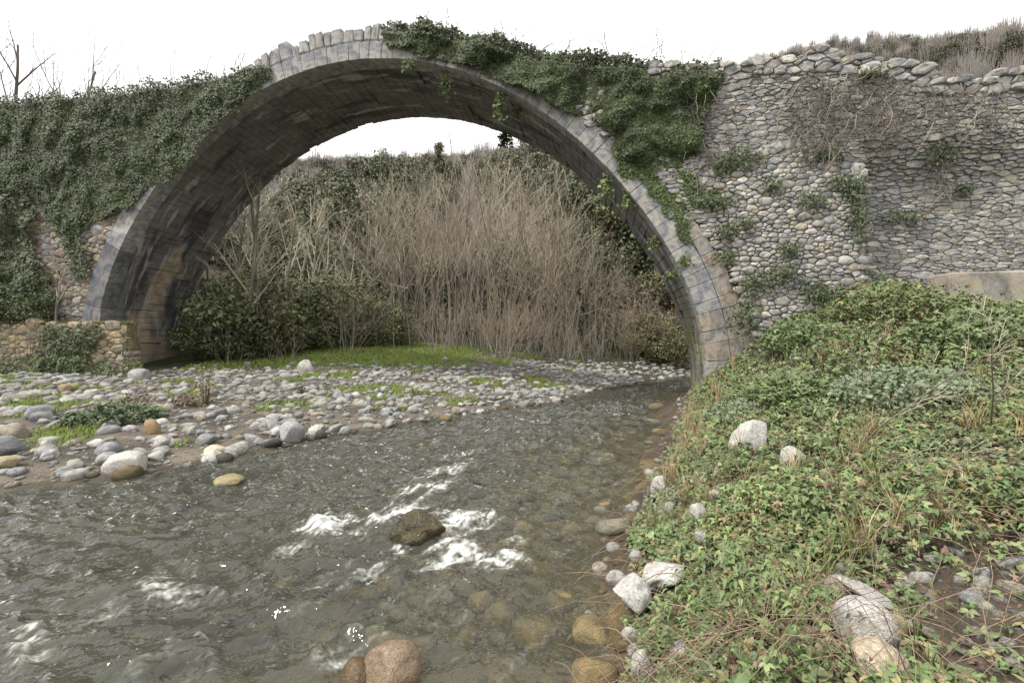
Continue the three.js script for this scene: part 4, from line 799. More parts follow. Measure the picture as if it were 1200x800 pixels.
  for (let k = 0; k < 9000; k++) { const x = r.r(-60, 95), z = r.r(-110, -17), d = Math.hypot(x - EYE.x, z - EYE.z); if (zone(x, z) !== 'wood' || d < 27 || !shown(x, z)) continue; const g = fbm(x * 0.06, z * 0.06, 4.4, 3), t = r() < 0.35 + g; carpet.push({ m: TR(V3(x, ground(x, z) - 0.2, z), euler(0, r.r(0, 6.28), 0), r.r(0.6, 1.3)), c: (t ? rgb(.07, .078, .04) : rgb(.15, .12, .085)).multiplyScalar(r.r(0.7, 1.3)) }); }
  tag(inst('bare_wood', fanGeo, plain(1, 1, 1), list), 'leafless grey brown wood covering the hillsides behind the bridge', 'wood');
  tag(inst('evergreen_wood', crowns[0].crown, plain(1, 1, 1, 0.6, { side: THREE.DoubleSide }), green), 'scattered evergreens mixed into the leafless hillside wood', 'wood');
  tag(inst('hillside_brush', brush, plain(1, 1, 1, 0.7, { side: THREE.DoubleSide }), carpet), 'low brown and green brush under the hillside wood', 'brush');
  console.log('wood', list.length, green.length, carpet.length);
  // bare tree whose top shows above the ivied wall on the left
  plantTree(oldTrees[0], 'bare_tree', 'dark bare tree top rising above the ivy covered wall', null, -22.6, -6.4, 1.6, 0.5, trunkGrey, plain(.17, .14, .15));
  plantTree(oldTrees[1], 'bare_tree', 'slender bare tree at the far end of the ivied wall', null, -25.8, -6.4, 1.5, 2.5, trunkGrey, plain(.17, .14, .15));
  { const p = onZ(176, 100, -0.3), t = thing('bare_sapling', 'single thin leafless shoot sprouting from the top of the ivied wall', 'sapling', [p.x, p.y - 0.3, -0.3]), S = new Stems(), q = rng(77); S.tube([V3(0, 0, 0), V3(-0.02, 0.5, 0), V3(-0.08, 1.0, 0), V3(-0.1, 1.35, 0)], 0.014, 0.004, 4); mesh('trunk', S.build(), twigGrey, t); const T = new Stems(); for (let k = 0; k < 6; k++) { const y = 0.4 + k * 0.13, sgn = k % 2 ? 1 : -1; T.tube([V3(-0.04, y, 0), V3(sgn * 0.08 - 0.04, y + 0.14, 0.02), V3(sgn * 0.12 - 0.05, y + 0.32, q.n() * 0.05)], 0.006, 0.003, 3); } mesh('crown', T.build(), twigGrey, t); }
  // small bare tree standing on the terrace against the abutment
  plantTree(oldTrees[2], 'bare_tree', 'small pale bare tree standing on the terrace against the dark ivy', null, -12.6, 0.3, 0.42, 1, trunkPale, twigPale, 2.5);
}
// ---------------------------------------------------------------- ivy, wall plants, brambles, grass
const ivyLeaf = (() => { const P = [[0, 0, 0], [.34, .08, -.03], [.52, .46, -.09], [.22, .5, .02], [0, 1.05, -.12], [-.22, .5, .02], [-.52, .46, -.09], [-.34, .08, -.03], [0, .42, .05]]; const pos = P.flatMap(p => [p[0], p[1] - 0.4, p[2]]), idx = []; for (let k = 0; k < 8; k++) idx.push(8, k, (k + 1) % 8); return geoFrom(pos, idx); })();
const oval = (j, sx, sy, rz, ox, oy, tilt) => { // one pointed oval leaf folded at its midrib, added to j
  const pts = [[0, 0, 0], [.26, .22, .05], [.31, .5, .06], [.16, .82, .02], [0, 1.05, -.05], [-.16, .82, .02], [-.31, .5, .06], [-.26, .22, .05], [0, .5, -.03]];
  const c = Math.cos(rz), s = Math.sin(rz), b = j.pos.length / 3;
  for (const [x, y, z] of pts) { const X = x * sx, Y = y * sy; j.pos.push(ox + X * c - Y * s, oy + X * s + Y * c, z * sx + tilt * y * y * -0.3); }
  for (let k = 0; k < 8; k++) j.idx.push(b + 8, b + k, b + (k + 1) % 8);
};
const brambleSpray = (() => { const j = { pos: [], idx: [] }; oval(j, 1.05, 1.1, 0, 0, 0.12, 1); oval(j, .85, .9, 1.25, -.05, .05, 1); oval(j, .85, .9, -1.25, .05, .05, 1); return geoFrom(j.pos, j.idx); })();
const singleLeaf = (() => { const j = { pos: [], idx: [] }; oval(j, 1, 1, 0, 0, -0.4, 1); return geoFrom(j.pos, j.idx); })();
const tuftGeo = (seed, n, h, w, spread) => { const r = rng(seed), pos = [], idx = []; for (let k = 0; k < n; k++) { const a = r.r(0, 6.28), l = r.r(0.15, 1) * spread, hh = h * r.r(0.5, 1), c = Math.cos(a), s = Math.sin(a), b = pos.length / 3, ox = r.n() * 0.03, oz = r.n() * 0.03; const ww = w * r.r(0.7, 1.2);
  for (const [t, q] of [[0, 1], [0.5, 0.8], [1, 0.05]]) { const d = l * hh * t * t, y = hh * t * (1 - 0.25 * l * t); pos.push(ox + c * d - s * ww * q, y, oz + s * d + c * ww * q, ox + c * d + s * ww * q, y, oz + s * d - c * ww * q); }
  idx.push(b, b + 1, b + 2, b + 1, b + 3, b + 2, b + 2, b + 3, b + 4, b + 3, b + 5, b + 4); } return geoFrom(pos, idx); };
const facing = (n, spin) => { const q = new THREE.Quaternion().setFromUnitVectors(V3(0, 0, 1), n); return q.multiply(new THREE.Quaternion().setFromAxisAngle(V3(0, 0, 1), spin)); };
const ivyMat = new THREE.MeshPhysicalMaterial({ color: 0xffffff, roughness: 0.62, side: THREE.DoubleSide });
const softLeaf = new THREE.MeshStandardMaterial({ color: 0xffffff, roughness: 0.6, side: THREE.DoubleSide });
const stemBrown = plain(.13, .095, .065), stemGrey = plain(.27, .235, .19);
const IVY = [[.046, .068, .018], [.062, .088, .022], [.032, .05, .014], [.092, .118, .03], [.13, .155, .035]];
function ivyColour(r, light) { const t = r(); const c = t < 0.4 ? IVY[0] : t < 0.7 ? IVY[1] : t < 0.86 ? IVY[2] : t < 0.95 ? IVY[3] : IVY[4]; return rgb(...c).multiplyScalar(r.r(0.75, 1.25) * light); }
const planePoly = (P, z = 0) => P.map(([px, py]) => { const p = onZ(px, py, z); return [p.x, p.y]; });
// a mass of ivy over a wall: outline in the plane of the wall, thickness of the growth
function ivyMass(name, label, poly, seed, n, thick, size, light = 1, group, zb = 0.03) {
  const r = rng(seed), L = [], xs = poly.map(p => p[0]), ys = poly.map(p => p[1]), x0 = Math.min(...xs), x1 = Math.max(...xs), y0 = Math.min(...ys), y1 = Math.max(...ys);
  const t = thing(name, label, 'ivy', [(x0 + x1) / 2, y0, zb], group), S = new Stems(), O = t.position;
  const bulge = (x, y) => thick * clamp(0.42 + 1.5 * fbm(x * 0.75, y * 0.75, seed, 3), 0.05, 1.3);
  let guard = 0;
  while (L.length < n && guard++ < n * 6) {
    const x = r.r(x0 - 0.2, x1 + 0.2), y = r.r(y0 - 0.2, y1 + 0.25), jx = x + 0.22 * noise(x * 2.1, y * 2.1, 5) + r.n() * 0.06, jy = y + 0.25 * noise(x * 1.9, y * 1.9, 8) + r.n() * 0.06;
    if (!inside(poly, jx, jy)) continue;
    const b = bulge(x, y), dz = b * (1 - 0.5 * r() * r()), lip = y > topY(x) - 0.2 ? -r.r(0, 0.6) : 0;
    const nrm = V3(r.n() * 0.75, 0.35 + r.n() * 0.7, 0.75 + r.n() * 0.3).normalize();
    const cl = 0.8 + 0.55 * fbm(x * 1.3, y * 1.3, 3.7, 2);
    L.push({ m: TR(V3(x - O.x, y - O.y, dz + lip), facing(nrm, Math.PI + r.n() * 1.3), size * r.r(0.6, 1.25)), c: ivyColour(r, light * cl) });
  }
  for (let k = 0; k < n / 130; k++) { // woody stems under and between the leaves
    let x = r.r(x0, x1), y = r.r(y0, y1); if (!inside(poly, x, y)) continue; const pts = []; let a = Math.PI / 2 + r.n() * 0.9;
    for (let q = 0; q < 7; q++) { pts.push(V3(x - O.x, y - O.y, 0.02 + 0.8 * bulge(x, y) * r.r(0.2, 1))); a += r.n() * 0.5; x += Math.cos(a) * 0.22; y += Math.sin(a) * 0.22; }
    S.tube(pts, 0.014, 0.006, 3);
  }
  const st = S.k ? mesh('stems', S.build(), stemBrown, t) : null; if (st) st.userData.kind = 'stuff';
  inst('foliage', ivyLeaf, ivyMat, L, t); return t;
}
ivyMass('ivy', 'dense dark ivy blanketing the wall left of the arch', planePoly([[-60, 118], [0, 113], [60, 110], [150, 99], [230, 88], [300, 76], [318, 82], [316, 98], [290, 118], [262, 145], [240, 172], [222, 196], [204, 212], [186, 214], [168, 230], [148, 246], [120, 256], [96, 272], [80, 288], [62, 262], [44, 238], [-60, 232]]), 501, 54000, 0.27, 0.092);
ivyMass('ivy', 'dark ivy hanging low over the left abutment beside the terrace tree', planePoly([[-60, 228], [20, 232], [48, 246], [44, 290], [62, 320], [70, 378], [-60, 380]]), 502, 12000, 0.6, 0.11, 1);
ivyMass('ivy', 'small ivy patch on the abutment rubble beside the left ring', planePoly([[76, 288], [96, 280], [112, 298], [108, 320], [88, 330]]), 503, 420, 0.22, 0.11);
ivyMass('ivy', 'thick ivy hedge along the bridge top right of the crown', planePoly([[446, 28], [500, 27], [560, 40], [610, 52], [660, 60], [700, 63], [730, 70], [760, 73], [800, 72], [846, 78], [850, 92], [832, 118], [824, 150], [818, 178], [800, 196], [776, 204], [752, 196], [736, 186], [722, 168], [704, 150], [680, 136], [650, 126], [620, 112], [590, 98], [560, 86], [530, 74], [500, 66], [470, 58], [450, 50]]), 504, 44000, 0.5, 0.097);
ivyMass('ivy', 'straggling lighter ivy trailing down beside the right ring', planePoly([[738, 186], [770, 200], [800, 200], [816, 215], [860, 236], [850, 246], [812, 244], [806, 262], [812, 286], [802, 290], [790, 268], [776, 240], [756, 222], [740, 205]]), 505, 1900, 0.16, 0.115, 1.5);
ivyMass('ivy', 'sparse ivy on the ring stones under the hanging growth', planePoly([[716, 168], [732, 182], [746, 212], [736, 214], [722, 192]]), 506, 260, 0.12, 0.1, 1.5);
{ // strands hanging from the edge of the arch
  const r = rng(510);
  for (const [px, py, len, n, z, lab] of [[482, 68, 0.5, 60, 0.1, 'short ivy strand hanging at the crown of the arch'], [522, 80, 1.25, 120, -0.3, 'long ivy strand dangling under the arch right of the crown'], [556, 95, 0.7, 50, -0.6, 'thin ivy strand hanging from the soffit beside the long strand'], [586, 110, 1.15, 130, -0.2, 'ivy strand hanging over the ring where the hedge thickens'], [592, 158, 0.55, 170, -4.0, 'bunch of ivy hanging from the far edge of the arch'], [606, 122, 0.6, 50, -0.8, 'ivy sprig in the shade of the arch'], [712, 208, 0.7, 90, -0.2, 'light green ivy sprig on the right haunch of the arch'], [736, 226, 0.6, 90, -0.25, 'light green ivy sprig creeping below the right haunch'], [766, 278, 0.5, 50, -0.4, 'light ivy sprig low on the right curve of the arch'], [790, 318, 0.3, 26, -0.3, 'tiny ivy sprig near the right foot of the arch'], [803, 300, 0.35, 50, 0.08, 'dark ivy tuft on the tan ring stones at right']]) {
    const p = onZ(px, py, z), t = thing('ivy_strand', lab, 'ivy', [p.x, p.y - len, p.z]), S = new Stems(), L = [];
    for (let k = 0; k < 4; k++) { const pts = [], ox = r.n() * 0.12; for (let q = 0; q <= 5; q++) pts.push(V3(ox + r.n() * 0.08 + (q / 5) * r.n() * 0.25, len * (1.08 - q / 5 * r.r(0.7, 1)), r.n() * 0.06)); S.tube(pts, 0.012, 0.005, 3); for (let q = 0; q < n / 4; q++) { const a = Math.pow(r(), 0.8) * 4.9, i = Math.floor(a), b = pts[i].clone().lerp(pts[i + 1], a - i); b.x += r.n() * 0.16; b.z += r.n() * 0.12; b.y += r.n() * 0.1; L.push({ m: TR(b, facing(V3(r.n(), 0.3 + r.n() * 0.6, 0.8).normalize(), Math.PI + r.n()), 0.12 * r.r(0.6, 1.2)), c: ivyColour(r, z < -3 ? 0.9 : 1.5) }); } }
    const st = mesh('stems', S.build(), stemBrown, t); st.userData.kind = 'stuff'; inst('foliage', ivyLeaf, ivyMat, L, t);
  }
}
{ // plants rooted in the joints of the wing wall
  const r = rng(520), PL = [[868, 186, 22, 13, 'dark leafy wall plant below the ivy hedge'], [848, 192, 14, 10, 'small leafy wall plant at the hedge foot'], [890, 330, 20, 11, 'round leafy plant low on the pale buttress'], [918, 320, 13, 11, 'leafy plant beside the round one on the buttress'], [962, 342, 22, 14, 'leafy plant at the foot of the buttress by the brambles'], [1002, 228, 10, 20, 'upright creeper in the corner where the buttress ends'], [1006, 262, 8, 22, 'lower creeper in the corner where the buttress ends'], [952, 236, 15, 9, 'leafy tuft in the middle of the buttress'], [966, 180, 18, 8, 'green tuft under the tangle of dead stems'], [1104, 180, 12, 16, 'leafy plant high on the set back wall'], [1058, 254, 18, 8, 'trailing plant low on the set back wall'], [906, 218, 10, 7, 'tiny tuft at the upper left of the buttress'], [990, 216, 16, 9, 'tuft beside the corner creeper'], [852, 272, 10, 8, 'small plant on the ring side of the buttress'], [848, 302, 11, 9, 'small dark plant above the lower ring stones'], [838, 236, 20, 8, 'green trailing tuft right of the straggling ivy'], [925, 292, 9, 7, 'sprig among pale buttress stones'], [1128, 222, 8, 6, 'sprig in a joint of the set back wall'], [872, 262, 9, 6, 'sprig in an upper joint of the buttress'], [1020, 88, 16, 8, 'brownish tuft growing on the wall top stones'], [870, 372, 16, 22, 'dark creeper between the pier and the buttress foot']];
  for (const [px, py, w, h, lab] of PL) {
    const p0 = onZ(px, py, 0), z = wallZ(p0.x, p0.y) + 0.1, p = onZ(px, py, z), W = w * 0.026, H = h * 0.026, t = thing('wall_plant', lab, 'plant', [p.x, p.y - H, z]), L = [], S = new Stems();
    for (let k = 0; k < 9; k++) { const e = V3(r.n() * W * 1.3, H + r.n() * H, r.r(0.04, 0.22)); S.tube([V3(r.n() * 0.05, H * 0.9, -0.1), V3(e.x * 0.5, e.y * 0.7 + H * 0.4, e.z * 0.8), e], 0.007, 0.003, 3); }
    for (let k = 0; k < 60 + w * h * 0.75; k++) { const a = r.n(), b = r.n(); L.push({ m: TR(V3(a * W * 1.15, H + b * H * 1.05, 0.2 * r() * (1 - 0.4 * (a * a + b * b))), facing(V3(r.n(), 0.5 + r.n() * 0.6, 0.7).normalize(), Math.PI + r.n() * 1.4), 0.085 * r.r(0.55, 1.25)), c: rgb(.06, .082, .03).multiplyScalar(r.r(0.6, 1.5)) }); }
    mesh('stems', S.build(), stemBrown, t).userData.kind = 'stuff'; inst('foliage', singleLeaf, softLeaf, L, t);
  }
  // tangle of dead climber stems on the upper wing wall
  for (const [px0, px1, py0, py1, n, lab] of [[922, 1000, 88, 200, 190, 'dense tangle of dead brown climber stems below the wall top'], [1000, 1055, 92, 180, 90, 'thinner curtain of dead climber stems beside the dense tangle'], [1060, 1180, 100, 160, 80, 'loose dead climber stems along the set back wall'], [1100, 1125, 170, 260, 26, 'few dead stems running down the set back wall'], [800, 860, 110, 215, 60, 'bare woody vines at the edge of the ivy hedge']]) {
    const c = onZ((px0 + px1) / 2, py1, 0.1), t = thing('dead_climber', lab, 'climber', [c.x, c.y, 0.05]), S = new Stems(), S2 = new Stems();
    for (let k = 0; k < n; k++) { const a = onZ(r.r(px0, px1), mix(py0, py1, r() ** 1.4 * 0.8), 0.1), pts = []; let x = a.x, y = a.y, g = -Math.PI / 2 + r.n() * 1.2; const z0 = r.r(0.02, 0.22), m = 4 + r.i(5); for (let q = 0; q < m; q++) { pts.push(V3(x - c.x, y - c.y, wallZ(x, y) + 0.06 + z0 + r.n() * 0.04)); g += r.n() * 0.8; g = mix(g, -Math.PI / 2, 0.12); x += Math.cos(g) * 0.2; y += Math.sin(g) * 0.2; } (k % 4 ? S : S2).tube(pts, r.r(0.006, 0.013), 0.004, 3); }
    mesh('stems', S.build(), plain(.13, .105, .085), t).userData.kind = 'stuff'; mesh('pale_stems', S2.build(), plain(.36, .31, .255), t).userData.kind = 'stuff';
  }
}
// ---- right bank: brambles, ivy and dead stems over the soil
const bankMound = (x, z) => 0.08 + 0.5 * Math.max(0, fbm(x * 0.7 + 5, z * 0.7, 1.4, 4) + 0.2) + 0.14 * fbm(x * 2.6, z * 2.6, 2.4, 2) + 0.35 * Math.exp(-(((x - 15.5) / 1.6) ** 2 + ((z - 2.2) / 1.2) ** 2)) + 0.25 * Math.exp(-(((x - 13) / 1) ** 2 + ((z - 4) / 1) ** 2));
const stonyPatch = (x, z) => sstep(1.35, 0.65, Math.hypot((x - 11.0) / 1.25, (z - 11.9) / 0.85));
{
  const r = rng(530), spray = [], single = [], dry = [], stems = new Stems(), red = new Stems();
  const near = (x, z) => Math.hypot(x - EYE.x, z - EYE.z);
  const add = (list, x, y, z, s, c, tilt) => { const n = V3(r.n() * tilt * 1.2, 0.9, r.n() * tilt * 1.2 + 0.25).normalize(); list.push({ m: TR(V3(x, y, z), facing(n, r.r(0, 6.28)), s), c }); };
  const species = (x, z) => fbm(x * 0.5 + 20, z * 0.5, 6.1, 3);
  for (let k = 0; k < 480000 && spray.length + single.length < 210000; k++) {
    const u = r(), d = 1.3 + 17 * u, a = r.r(-0.75, 1.35), x = EYE.x + d * Math.sin(a), z = EYE.z - d * Math.cos(a); // denser towards the path the eye stands on
    if (z < (x < CORNER ? 0.42 : 0.0) || z > 16 || x > 24) continue; const e = x - rightW(z); if (e < 0.02 + 0.22 * Math.max(0, noise(x * 2, z * 2, 1.9))) continue;
    if (x > 16.9 && z < 0.85 && z > -0.2) continue;
    if (onBoulder(x, z, 0.02) || (r() < stonyPatch(x, z) * 0.93)) continue;
    const mnd = bankMound(x, z) * mix(0.5, 1, sstep(0, 0.8, e)) * (1 - 0.85 * stonyPatch(x, z)) * mix(0.45, 1, sstep(2, 5, d)), thin = fbm(x * 1.1, z * 1.1, 2.9, 3); if (thin < 0.0 && r() < 0.7) continue;
    const y = ground(x, z) + mnd * (0.55 + 0.9 * Math.max(-0.4, noise(x * 5, z * 5, 2.2))) * (1 - 0.8 * r()) * 1.5 + 0.02, sp = species(x, z) + r.n() * 0.16, sz = Math.min(1.1, 0.66 + d * 0.035);
    const v = r.r(0.55, 1.55);
    if (sp > 0.1 && d > 4.2) add(single, x, y, z, 0.062 * sz * r.r(0.7, 1.3), rgb(.15, .185, .10).multiplyScalar(v), 0.8);
    else if (sp < -0.3) add(single, x, y, z, 0.05 * sz * r.r(0.7, 1.3), (r() < 0.5 ? rgb(.20, .14, .07) : rgb(.19, .175, .05)).multiplyScalar(v), 1);
    else { const t = r(); add(spray, x, y, z, 0.046 * sz * r.r(0.6, 1.4), (t < 0.62 ? rgb(.11, .165, .055).multiplyScalar(0.95 + 0.9 * fbm(x * 0.9, z * 0.9, 11.3, 3)) : t < 0.84 ? rgb(.155, .19, .08) : t < 0.94 ? rgb(.20, .18, .075) : rgb(.18, .115, .075)).multiplyScalar(v), 0.75); }
  }
  for (let k = 0; k < 9000; k++) { // dead leaves and litter
    const d = 1.3 + 15 * r() ** 1.4, a = r.r(-0.7, 1.3), x = EYE.x + d * Math.sin(a), z = EYE.z - d * Math.cos(a); if (z < 0.4 || x - rightW(z) < 0.05 || x > 23) continue;
    if (d < 2.2) continue; const m = bankMound(x, z); add(dry, x, ground(x, z) + 0.015 + m * r() ** 2 * 0.8, z, (d < 4.5 ? 0.026 : 0.04) * r.r(0.6, 1.4), (r() < 0.6 ? rgb(.20, .145, .09) : rgb(.13, .085, .05)).multiplyScalar(r.r(0.7, 1.3)), 1.2);
  }
  for (let k = 0; k < 5600; k++) { // bramble canes and dry stalks
    const d = 2.6 + 13 * r() ** 1.4, a = r.r(-0.75, 1.3); let x = EYE.x + d * Math.sin(a), z = EYE.z - d * Math.cos(a); if (z < 0.6 || x - rightW(z) < 0.0 || x > 23 || r() < stonyPatch(x, z) * 0.8) continue;
    const m = bankMound(x, z) + 0.04, L = r.r(0.25, 0.9), g = r.r(0, 6.28), h = m * r.r(0.5, 1.25), pts = []; for (let q = 0; q <= 4; q++) { const t = q / 4, X = x + Math.cos(g) * L * t + r.n() * 0.03, Z = z + Math.sin(g) * L * t + r.n() * 0.03; pts.push(V3(X, ground(X, Z) + 0.01 + h * Math.sin(Math.PI * mix(0.08, 0.95, t)) + r.n() * 0.015, Z)); }
    (r() < 0.55 ? stems : red).tube(pts, r.r(0.002, 0.004) * (d < 4 ? 0.75 : 1), 0.0012, 3);
  }
  for (let k = 0; k < 60; k++) { // dead stems trailing over the edge to the water
    const z = r.r(1, 12.4), x = rightW(z) + r.r(0.1, 0.7), y = ground(x, z) + 0.12 * r() + 0.06, L = r.r(0.3, 0.75), dz = r.n() * 0.35, pts = []; if (Math.hypot(x - EYE.x, z - EYE.z) < 2.6) continue;
    for (let q = 0; q <= 5; q++) { const t = q / 5, X = x - L * t, Z = z + dz * t; pts.push(V3(X + r.n() * 0.02, Math.max(mix(y + 0.1 * Math.sin(t * 3.1), 0.03, t * t), ground(X, Z) + 0.012), Z)); }
    (r() < 0.6 ? stems : red).tube(pts, 0.0045, 0.0015, 3);
  }
  tag(inst('bramble_cover', brambleSpray, softLeaf, spray), 'green bramble leaves sprawling over the right bank', 'brambles');
  tag(inst('ivy_ground_cover', singleLeaf, softLeaf, single), 'grey green and yellowing small leaves mixed into the brambles', 'ground cover');
  tag(inst('leaf_litter', singleLeaf, plain(1, 1, 1, 0.8, { side: THREE.DoubleSide }), dry), 'brown dead leaves littered under the brambles', 'leaf litter');
  tag(mesh('dry_canes', stems.build(), plain(.27, .21, .135)), 'thin straw brown stalks tangled through the brambles', 'stalks', null, 'stuff');
  tag(mesh('bramble_canes', red.build(), plain(.12, .06, .045)), 'dark reddish bramble canes arching through the leaves', 'canes', null, 'stuff');
  // taller weeds and grass breaking the cover
  const weedGeo = (() => { const j = { pos: [], idx: [] }, q = rng(561); for (let k = 0; k < 9; k++) oval(j, 0.1, 0.15, q.r(0, 6.28), 0, 0, 1); const g = geoFrom(j.pos, j.idx), p = g.attributes.position; for (let k = 0; k < p.count; k++) { const l = Math.floor(k / 9), x = p.getX(k), y = p.getY(k), z = p.getZ(k); p.setXYZ(k, x, 0.1 + l * 0.065 + z * 0.5 + 0.35 * Math.hypot(x, y), y); } g.computeVertexNormals(); return g; })();
  const weeds = [], blades = [], bladeGeo = tuftGeo(562, 12, 0.42, 0.005, 0.9);
  for (let k = 0; k < 5200; k++) {
    const d = 2.2 + 15 * r(), a = r.r(-0.75, 1.3), x = EYE.x + d * Math.sin(a), z = EYE.z - d * Math.cos(a); if (z < 0.5 || x - rightW(z) < 0.2 || x > 23 || stonyPatch(x, z) > 0.4 || onBoulder(x, z, 0.1)) continue;
    const cl = fbm(x * 0.8, z * 0.8, 7.3, 3), y = ground(x, z) + bankMound(x, z) * 0.45; const m = s => TR(V3(x, y, z), euler(r.n() * 0.35, r.r(0, 6.28), r.n() * 0.35), s);
    if (cl > 0.02 && r() < 0.7) weeds.push({ m: m(r.r(0.25, 0.48)), c: rgb(.14, .185, .065).multiplyScalar(r.r(0.6, 1.4)) });
    else if (cl < -0.1 && d > 3.2) blades.push({ m: m(r.r(0.5, 1.1)), c: (r() < 0.5 ? rgb(.16, .17, .06) : rgb(.30, .23, .12)).multiplyScalar(r.r(0.7, 1.3)) });
  }
  tag(inst('bank_weeds', weedGeo, softLeaf, weeds), 'upright leafy weeds rising from the brambles of the right bank', 'weeds');
  tag(inst('bank_grass', bladeGeo, softLeaf, blades), 'green and straw coloured grass blades among the brambles', 'grass');
  console.log('bank', weeds.length, blades.length, spray.length, single.length);
}
{ // dry grass at the right foot of the arch, fallen branches, shrubs
  const r = rng(540), dryTuft = tuftGeo(541, 26, 0.75, 0.004, 0.55), greenTuft = tuftGeo(542, 14, 0.4, 0.007, 0.8), straw = plain(.36, .27, .15, 0.85, { side: THREE.DoubleSide }), blade = leafMat(.11, .15, .045, 0.55, 0.25), L = [];
  for (const [px, py, h] of [[812, 470, .5], [806, 490, .5], [800, 512, .45], [792, 530, .4], [824, 478, .55], [835, 455, .7], [842, 470, .7], [788, 552, .35], [815, 500, .55], [905, 420, 1.3], [912, 412, 1.4], [820, 520, .5], [1040, 395, 2.0], [860, 440, 0.9], [780, 560, .3]]) { const p = onY(px, py + 8, h), o = mesh('dry_grass_tuft', dryTuft, straw); o.position.set(p.x, ground(p.x, p.z), p.z); o.rotation.y = r.r(0, 6.28); o.scale.setScalar(r.r(0.8, 1.3)); tag(o, px > 880 ? 'tall dry stalks standing in the brambles below the buttress' : 'tuft of dry straw coloured grass at the river side of the right arch foot', 'grass', px > 880 ? 'dry stalks below the buttress' : 'dry grass at the right arch foot'); }
  for (const [px, py, h, s] of [[878, 790, .62, .5], [1065, 745, .55, .55], [1075, 760, .55, .45], [905, 775, .6, .4], [1090, 790, .6, .45]]) { const p = onY(px, py, h), o = mesh('grass_tuft', greenTuft, blade); o.position.set(p.x, ground(p.x, p.z), p.z); o.scale.setScalar(s); o.rotation.y = r.r(0, 6); tag(o, px > 1000 ? 'tuft of broad green grass blades beside the cream boulder' : 'tuft of green grass among brambles left of the cream boulder', 'grass', px > 1000 ? 'grass tufts by the cream boulder' : 'grass tufts in the near brambles'); }
  // grass of the bar
  const grass = [], tg = tuftGeo(543, 9, 0.12, 0.006, 0.9);
  for (let k = 0; k < 90000 && grass.length < 24000; k++) { const x = r.r(-19, 7), z = r.r(-13, 9); if (x > leftW(z) - 0.4 || r() > grassAmount(x, z) * 0.9) continue; if (x < -8.8 && z < 0.9) continue; grass.push({ m: TR(V3(x, ground(x, z) - 0.01, z), euler(r.n() * 0.2, r.r(0, 6.28), r.n() * 0.2), r.r(0.6, 1.5)), c: (r() < 0.75 ? rgb(.23, .32, .055) : rgb(.29, .28, .09)).multiplyScalar(r.r(0.7, 1.25)) }); }
  for (let k = 0; k < 1800; k++) { const x = r.r(-18, -9.0), z = r.r(0.05, 0.62); grass.push({ m: TR(V3(x, 2.5 + 0.02 + (z > 0.5 ? -0.02 : 0), z), euler(r.n() * 0.3, r.r(0, 6.28), r.n() * 0.3), r.r(0.8, 1.9)), c: (r() < 0.6 ? rgb(.13, .15, .04) : rgb(.26, .2, .09)).multiplyScalar(r.r(0.7, 1.2)) }); }
  tag(inst('grass', tg, plain(1, 1, 1, 0.6, { side: THREE.DoubleSide }), grass), 'short bright green grass on the gravel bar and terrace', 'grass');
  // creeper over the terrace wall
  ivyMass('creeper', 'dark creeper hanging over the ochre terrace wall', planePoly([[52, 384], [118, 382], [122, 392], [104, 412], [92, 440], [40, 440], [44, 400]], 0.75), 551, 1700, 0.22, 0.11, 0.9, null, 0.74);
  ivyMass('creeper', 'brownish creeper along the foot of the terrace wall', planePoly([[-40, 420], [60, 418], [130, 424], [172, 424], [170, 446], [-40, 444]], 0.8), 552, 2200, 0.3, 0.1, 1.25, null, 0.8);
  ivyMass('creeper', 'thin creeper strand at the end of the terrace wall', planePoly([[140, 388], [150, 386], [158, 424], [148, 426]], 0.75), 553, 160, 0.1, 0.09, 1, null, 0.74);
  // plants on the bar
  const plant = (name, lab, px, py, h, R, H, n, cols, geo) => { const p = onGround(px, py), t = thing(name, lab, 'plant', [p.x, ground(p.x, p.z), p.z]), Ls = [], S = new Stems(); for (let k = 0; k < 26; k++) { const a = r.r(0, 6.28), e = V3(Math.cos(a) * R * r(), H * r.r(0.4, 1.2), Math.sin(a) * R * r()); S.tube([V3(e.x * 0.3, 0, e.z * 0.3), V3(e.x * 0.6, e.y * 0.7, e.z * 0.6), e], 0.006, 0.002, 3); } for (let k = 0; k < n; k++) { const a = r.r(0, 6.28), q = Math.sqrt(r()), c = r.pick(cols); Ls.push({ m: TR(V3(Math.cos(a) * R * q, H * r() * (1.1 - 0.7 * q * q), Math.sin(a) * R * q), facing(V3(r.n(), 0.7, r.n() + 0.3).normalize(), r.r(0, 6.28)), 0.07 * r.r(0.6, 1.3)), c: rgb(...c).multiplyScalar(r.r(0.7, 1.3)) }); } mesh('stems', S.build(), stemBrown, t).userData.kind = 'stuff'; inst('foliage', geo, softLeaf, Ls, t); };
  plant('bramble_bush', 'low dark green bramble bush on the gravel bar', 135, 492, .35, 0.85, 0.34, 900, [[.05, .075, .028], [.07, .1, .035]], brambleSpray);
  const bushGreen = [[.105, .15, .05], [.14, .18, .07], [.09, .12, .045]], mint = [[.16, .2, .115], [.13, .17, .09]];
  plant('bramble_bush', 'leafy bramble bush at the foot of the pale buttress', 940, 410, 0, 0.9, 0.75, 1500, bushGreen, brambleSpray);
  plant('bramble_bush', 'tall bramble bush against the wall left of the concrete block', 1040, 372, 0, 1.1, 0.8, 1700, [...bushGreen, [.2, .17, .06]], brambleSpray);
  plant('bramble_bush', 'bramble bush below the concrete block', 1130, 405, 0, 0.9, 0.6, 1300, bushGreen, brambleSpray);
  plant('mint_plant', 'broad patch of grey green mint like leaves in the bramble slope', 1068, 470, 0, 0.95, 0.5, 2000, mint, singleLeaf);
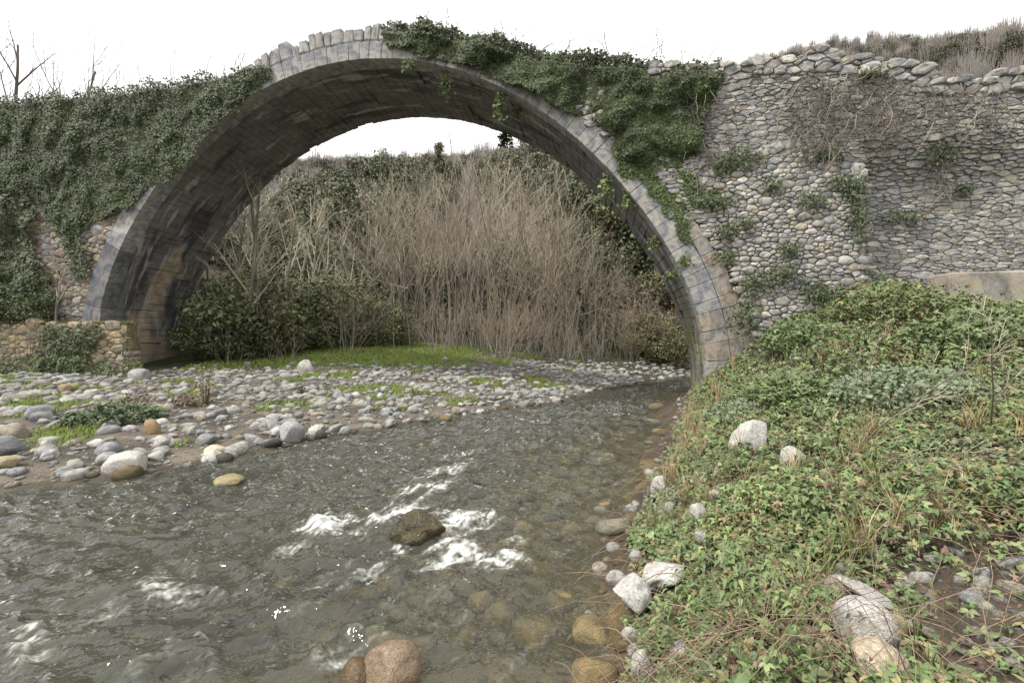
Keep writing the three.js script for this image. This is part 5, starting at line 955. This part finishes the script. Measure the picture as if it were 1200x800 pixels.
  plant('mint_plant', 'smaller patch of grey green leaves near the dry grass of the arch foot', 868, 495, 0, 0.6, 0.4, 1100, mint, singleLeaf);
  plant('bramble_bush', 'low bramble bush above the two white boulders', 930, 470, 0, 0.7, 0.5, 1000, bushGreen, brambleSpray);
  plant('dead_plant', 'clump of curled brown dead leaves behind the bramble bush', 158, 474, .42, 0.5, 0.36, 260, [[.13, .085, .06], [.18, .13, .09]], singleLeaf);
  plant('dead_plant', 'upright reddish brown dead weed among the cobbles', 240, 474, .4, 0.28, 0.95, 190, [[.20, .13, .06], [.15, .13, .04]], singleLeaf);
  plant('dead_plant', 'low dark russet dead weed beside the upright one', 214, 476, .4, 0.36, 0.3, 200, [[.12, .075, .055]], singleLeaf);
  plant('weed', 'thin green weed on the cobbles below the grass strip', 353, 464, .4, 0.16, 0.55, 90, [[.1, .12, .04]], singleLeaf);
  for (const [px, py, px2, py2, h, lab] of [[66, 490, 113, 472, .42, 'bleached driftwood stick lying across the cobbles'], [20, 441, 30, 434, .65, 'short crooked stick on the gravel below the terrace wall']]) { const a = onY(px, py, h), b = onY(px2, py2, h + 0.06), S = new Stems(), m = a.clone().lerp(b, 0.5); m.y += 0.05; const o = V3(a.x, ground(a.x, a.z), a.z); S.tube([a.sub(o), m.sub(o), b.sub(o)], 0.022, 0.009, 5); const t = mesh('driftwood_stick', S.build(), bark(.33, .25, .19)); t.position.copy(o); tag(t, lab, 'stick'); }
  // pale fallen branches on the bank at right
  const dead = bareTree(560, { ...saplingOpt, levels: 2, kids: [7, 4], h: 2.6, rad: 0.02, stems: 3, lean: 0.9, spread: 0.6, bend: 0.12, up: -0.02 });
  for (const [px, py, h, s, a, lab] of [[1195, 420, 2.3, 0.8, 0.5, 'pale dead branch sprawling over the brambles below the concrete block'], [1190, 480, 2.0, 0.7, 2.4, 'pale dead branch arching over the brambles at the bank side'], [1012, 470, 1.6, 0.4, 4, 'thin dead twig standing out of the bramble slope']]) { const p = onY(px, py, h - (py > 390 ? 0.35 : 0)); const x = clamp(p.x, 10, 19), z = clamp(p.z, 1.5, 9); const t = thing('dead_branch', lab, 'branch', [x, ground(x, z) + 0.15, z]); mesh('limb', dead.trunk, trunkPale, t); mesh('twigs', dead.crown, twigPale, t); t.scale.setScalar(s); t.rotation.set(0.9, a, 0.3); }
  // shrubs before the abutment on the terrace
  for (const [x, s, k] of [[-15.2, 0.62, 0], [-14.1, 0.55, 1], [-13.2, 0.5, 2], [-16.4, 0.7, 3]]) plantTree(shrubs[k], 'evergreen_shrub', 'dark shrub on the terrace against the ivied abutment', 'dark shrubs on the terrace', x, 0.28, s, k, trunkBrown, darkGreen, 2.45, 'shrub');
}
scene.traverse(o => { if (o.isMesh) { o.castShadow = true; o.receiveShadow = true; } });
renderer.render(scene, camera);
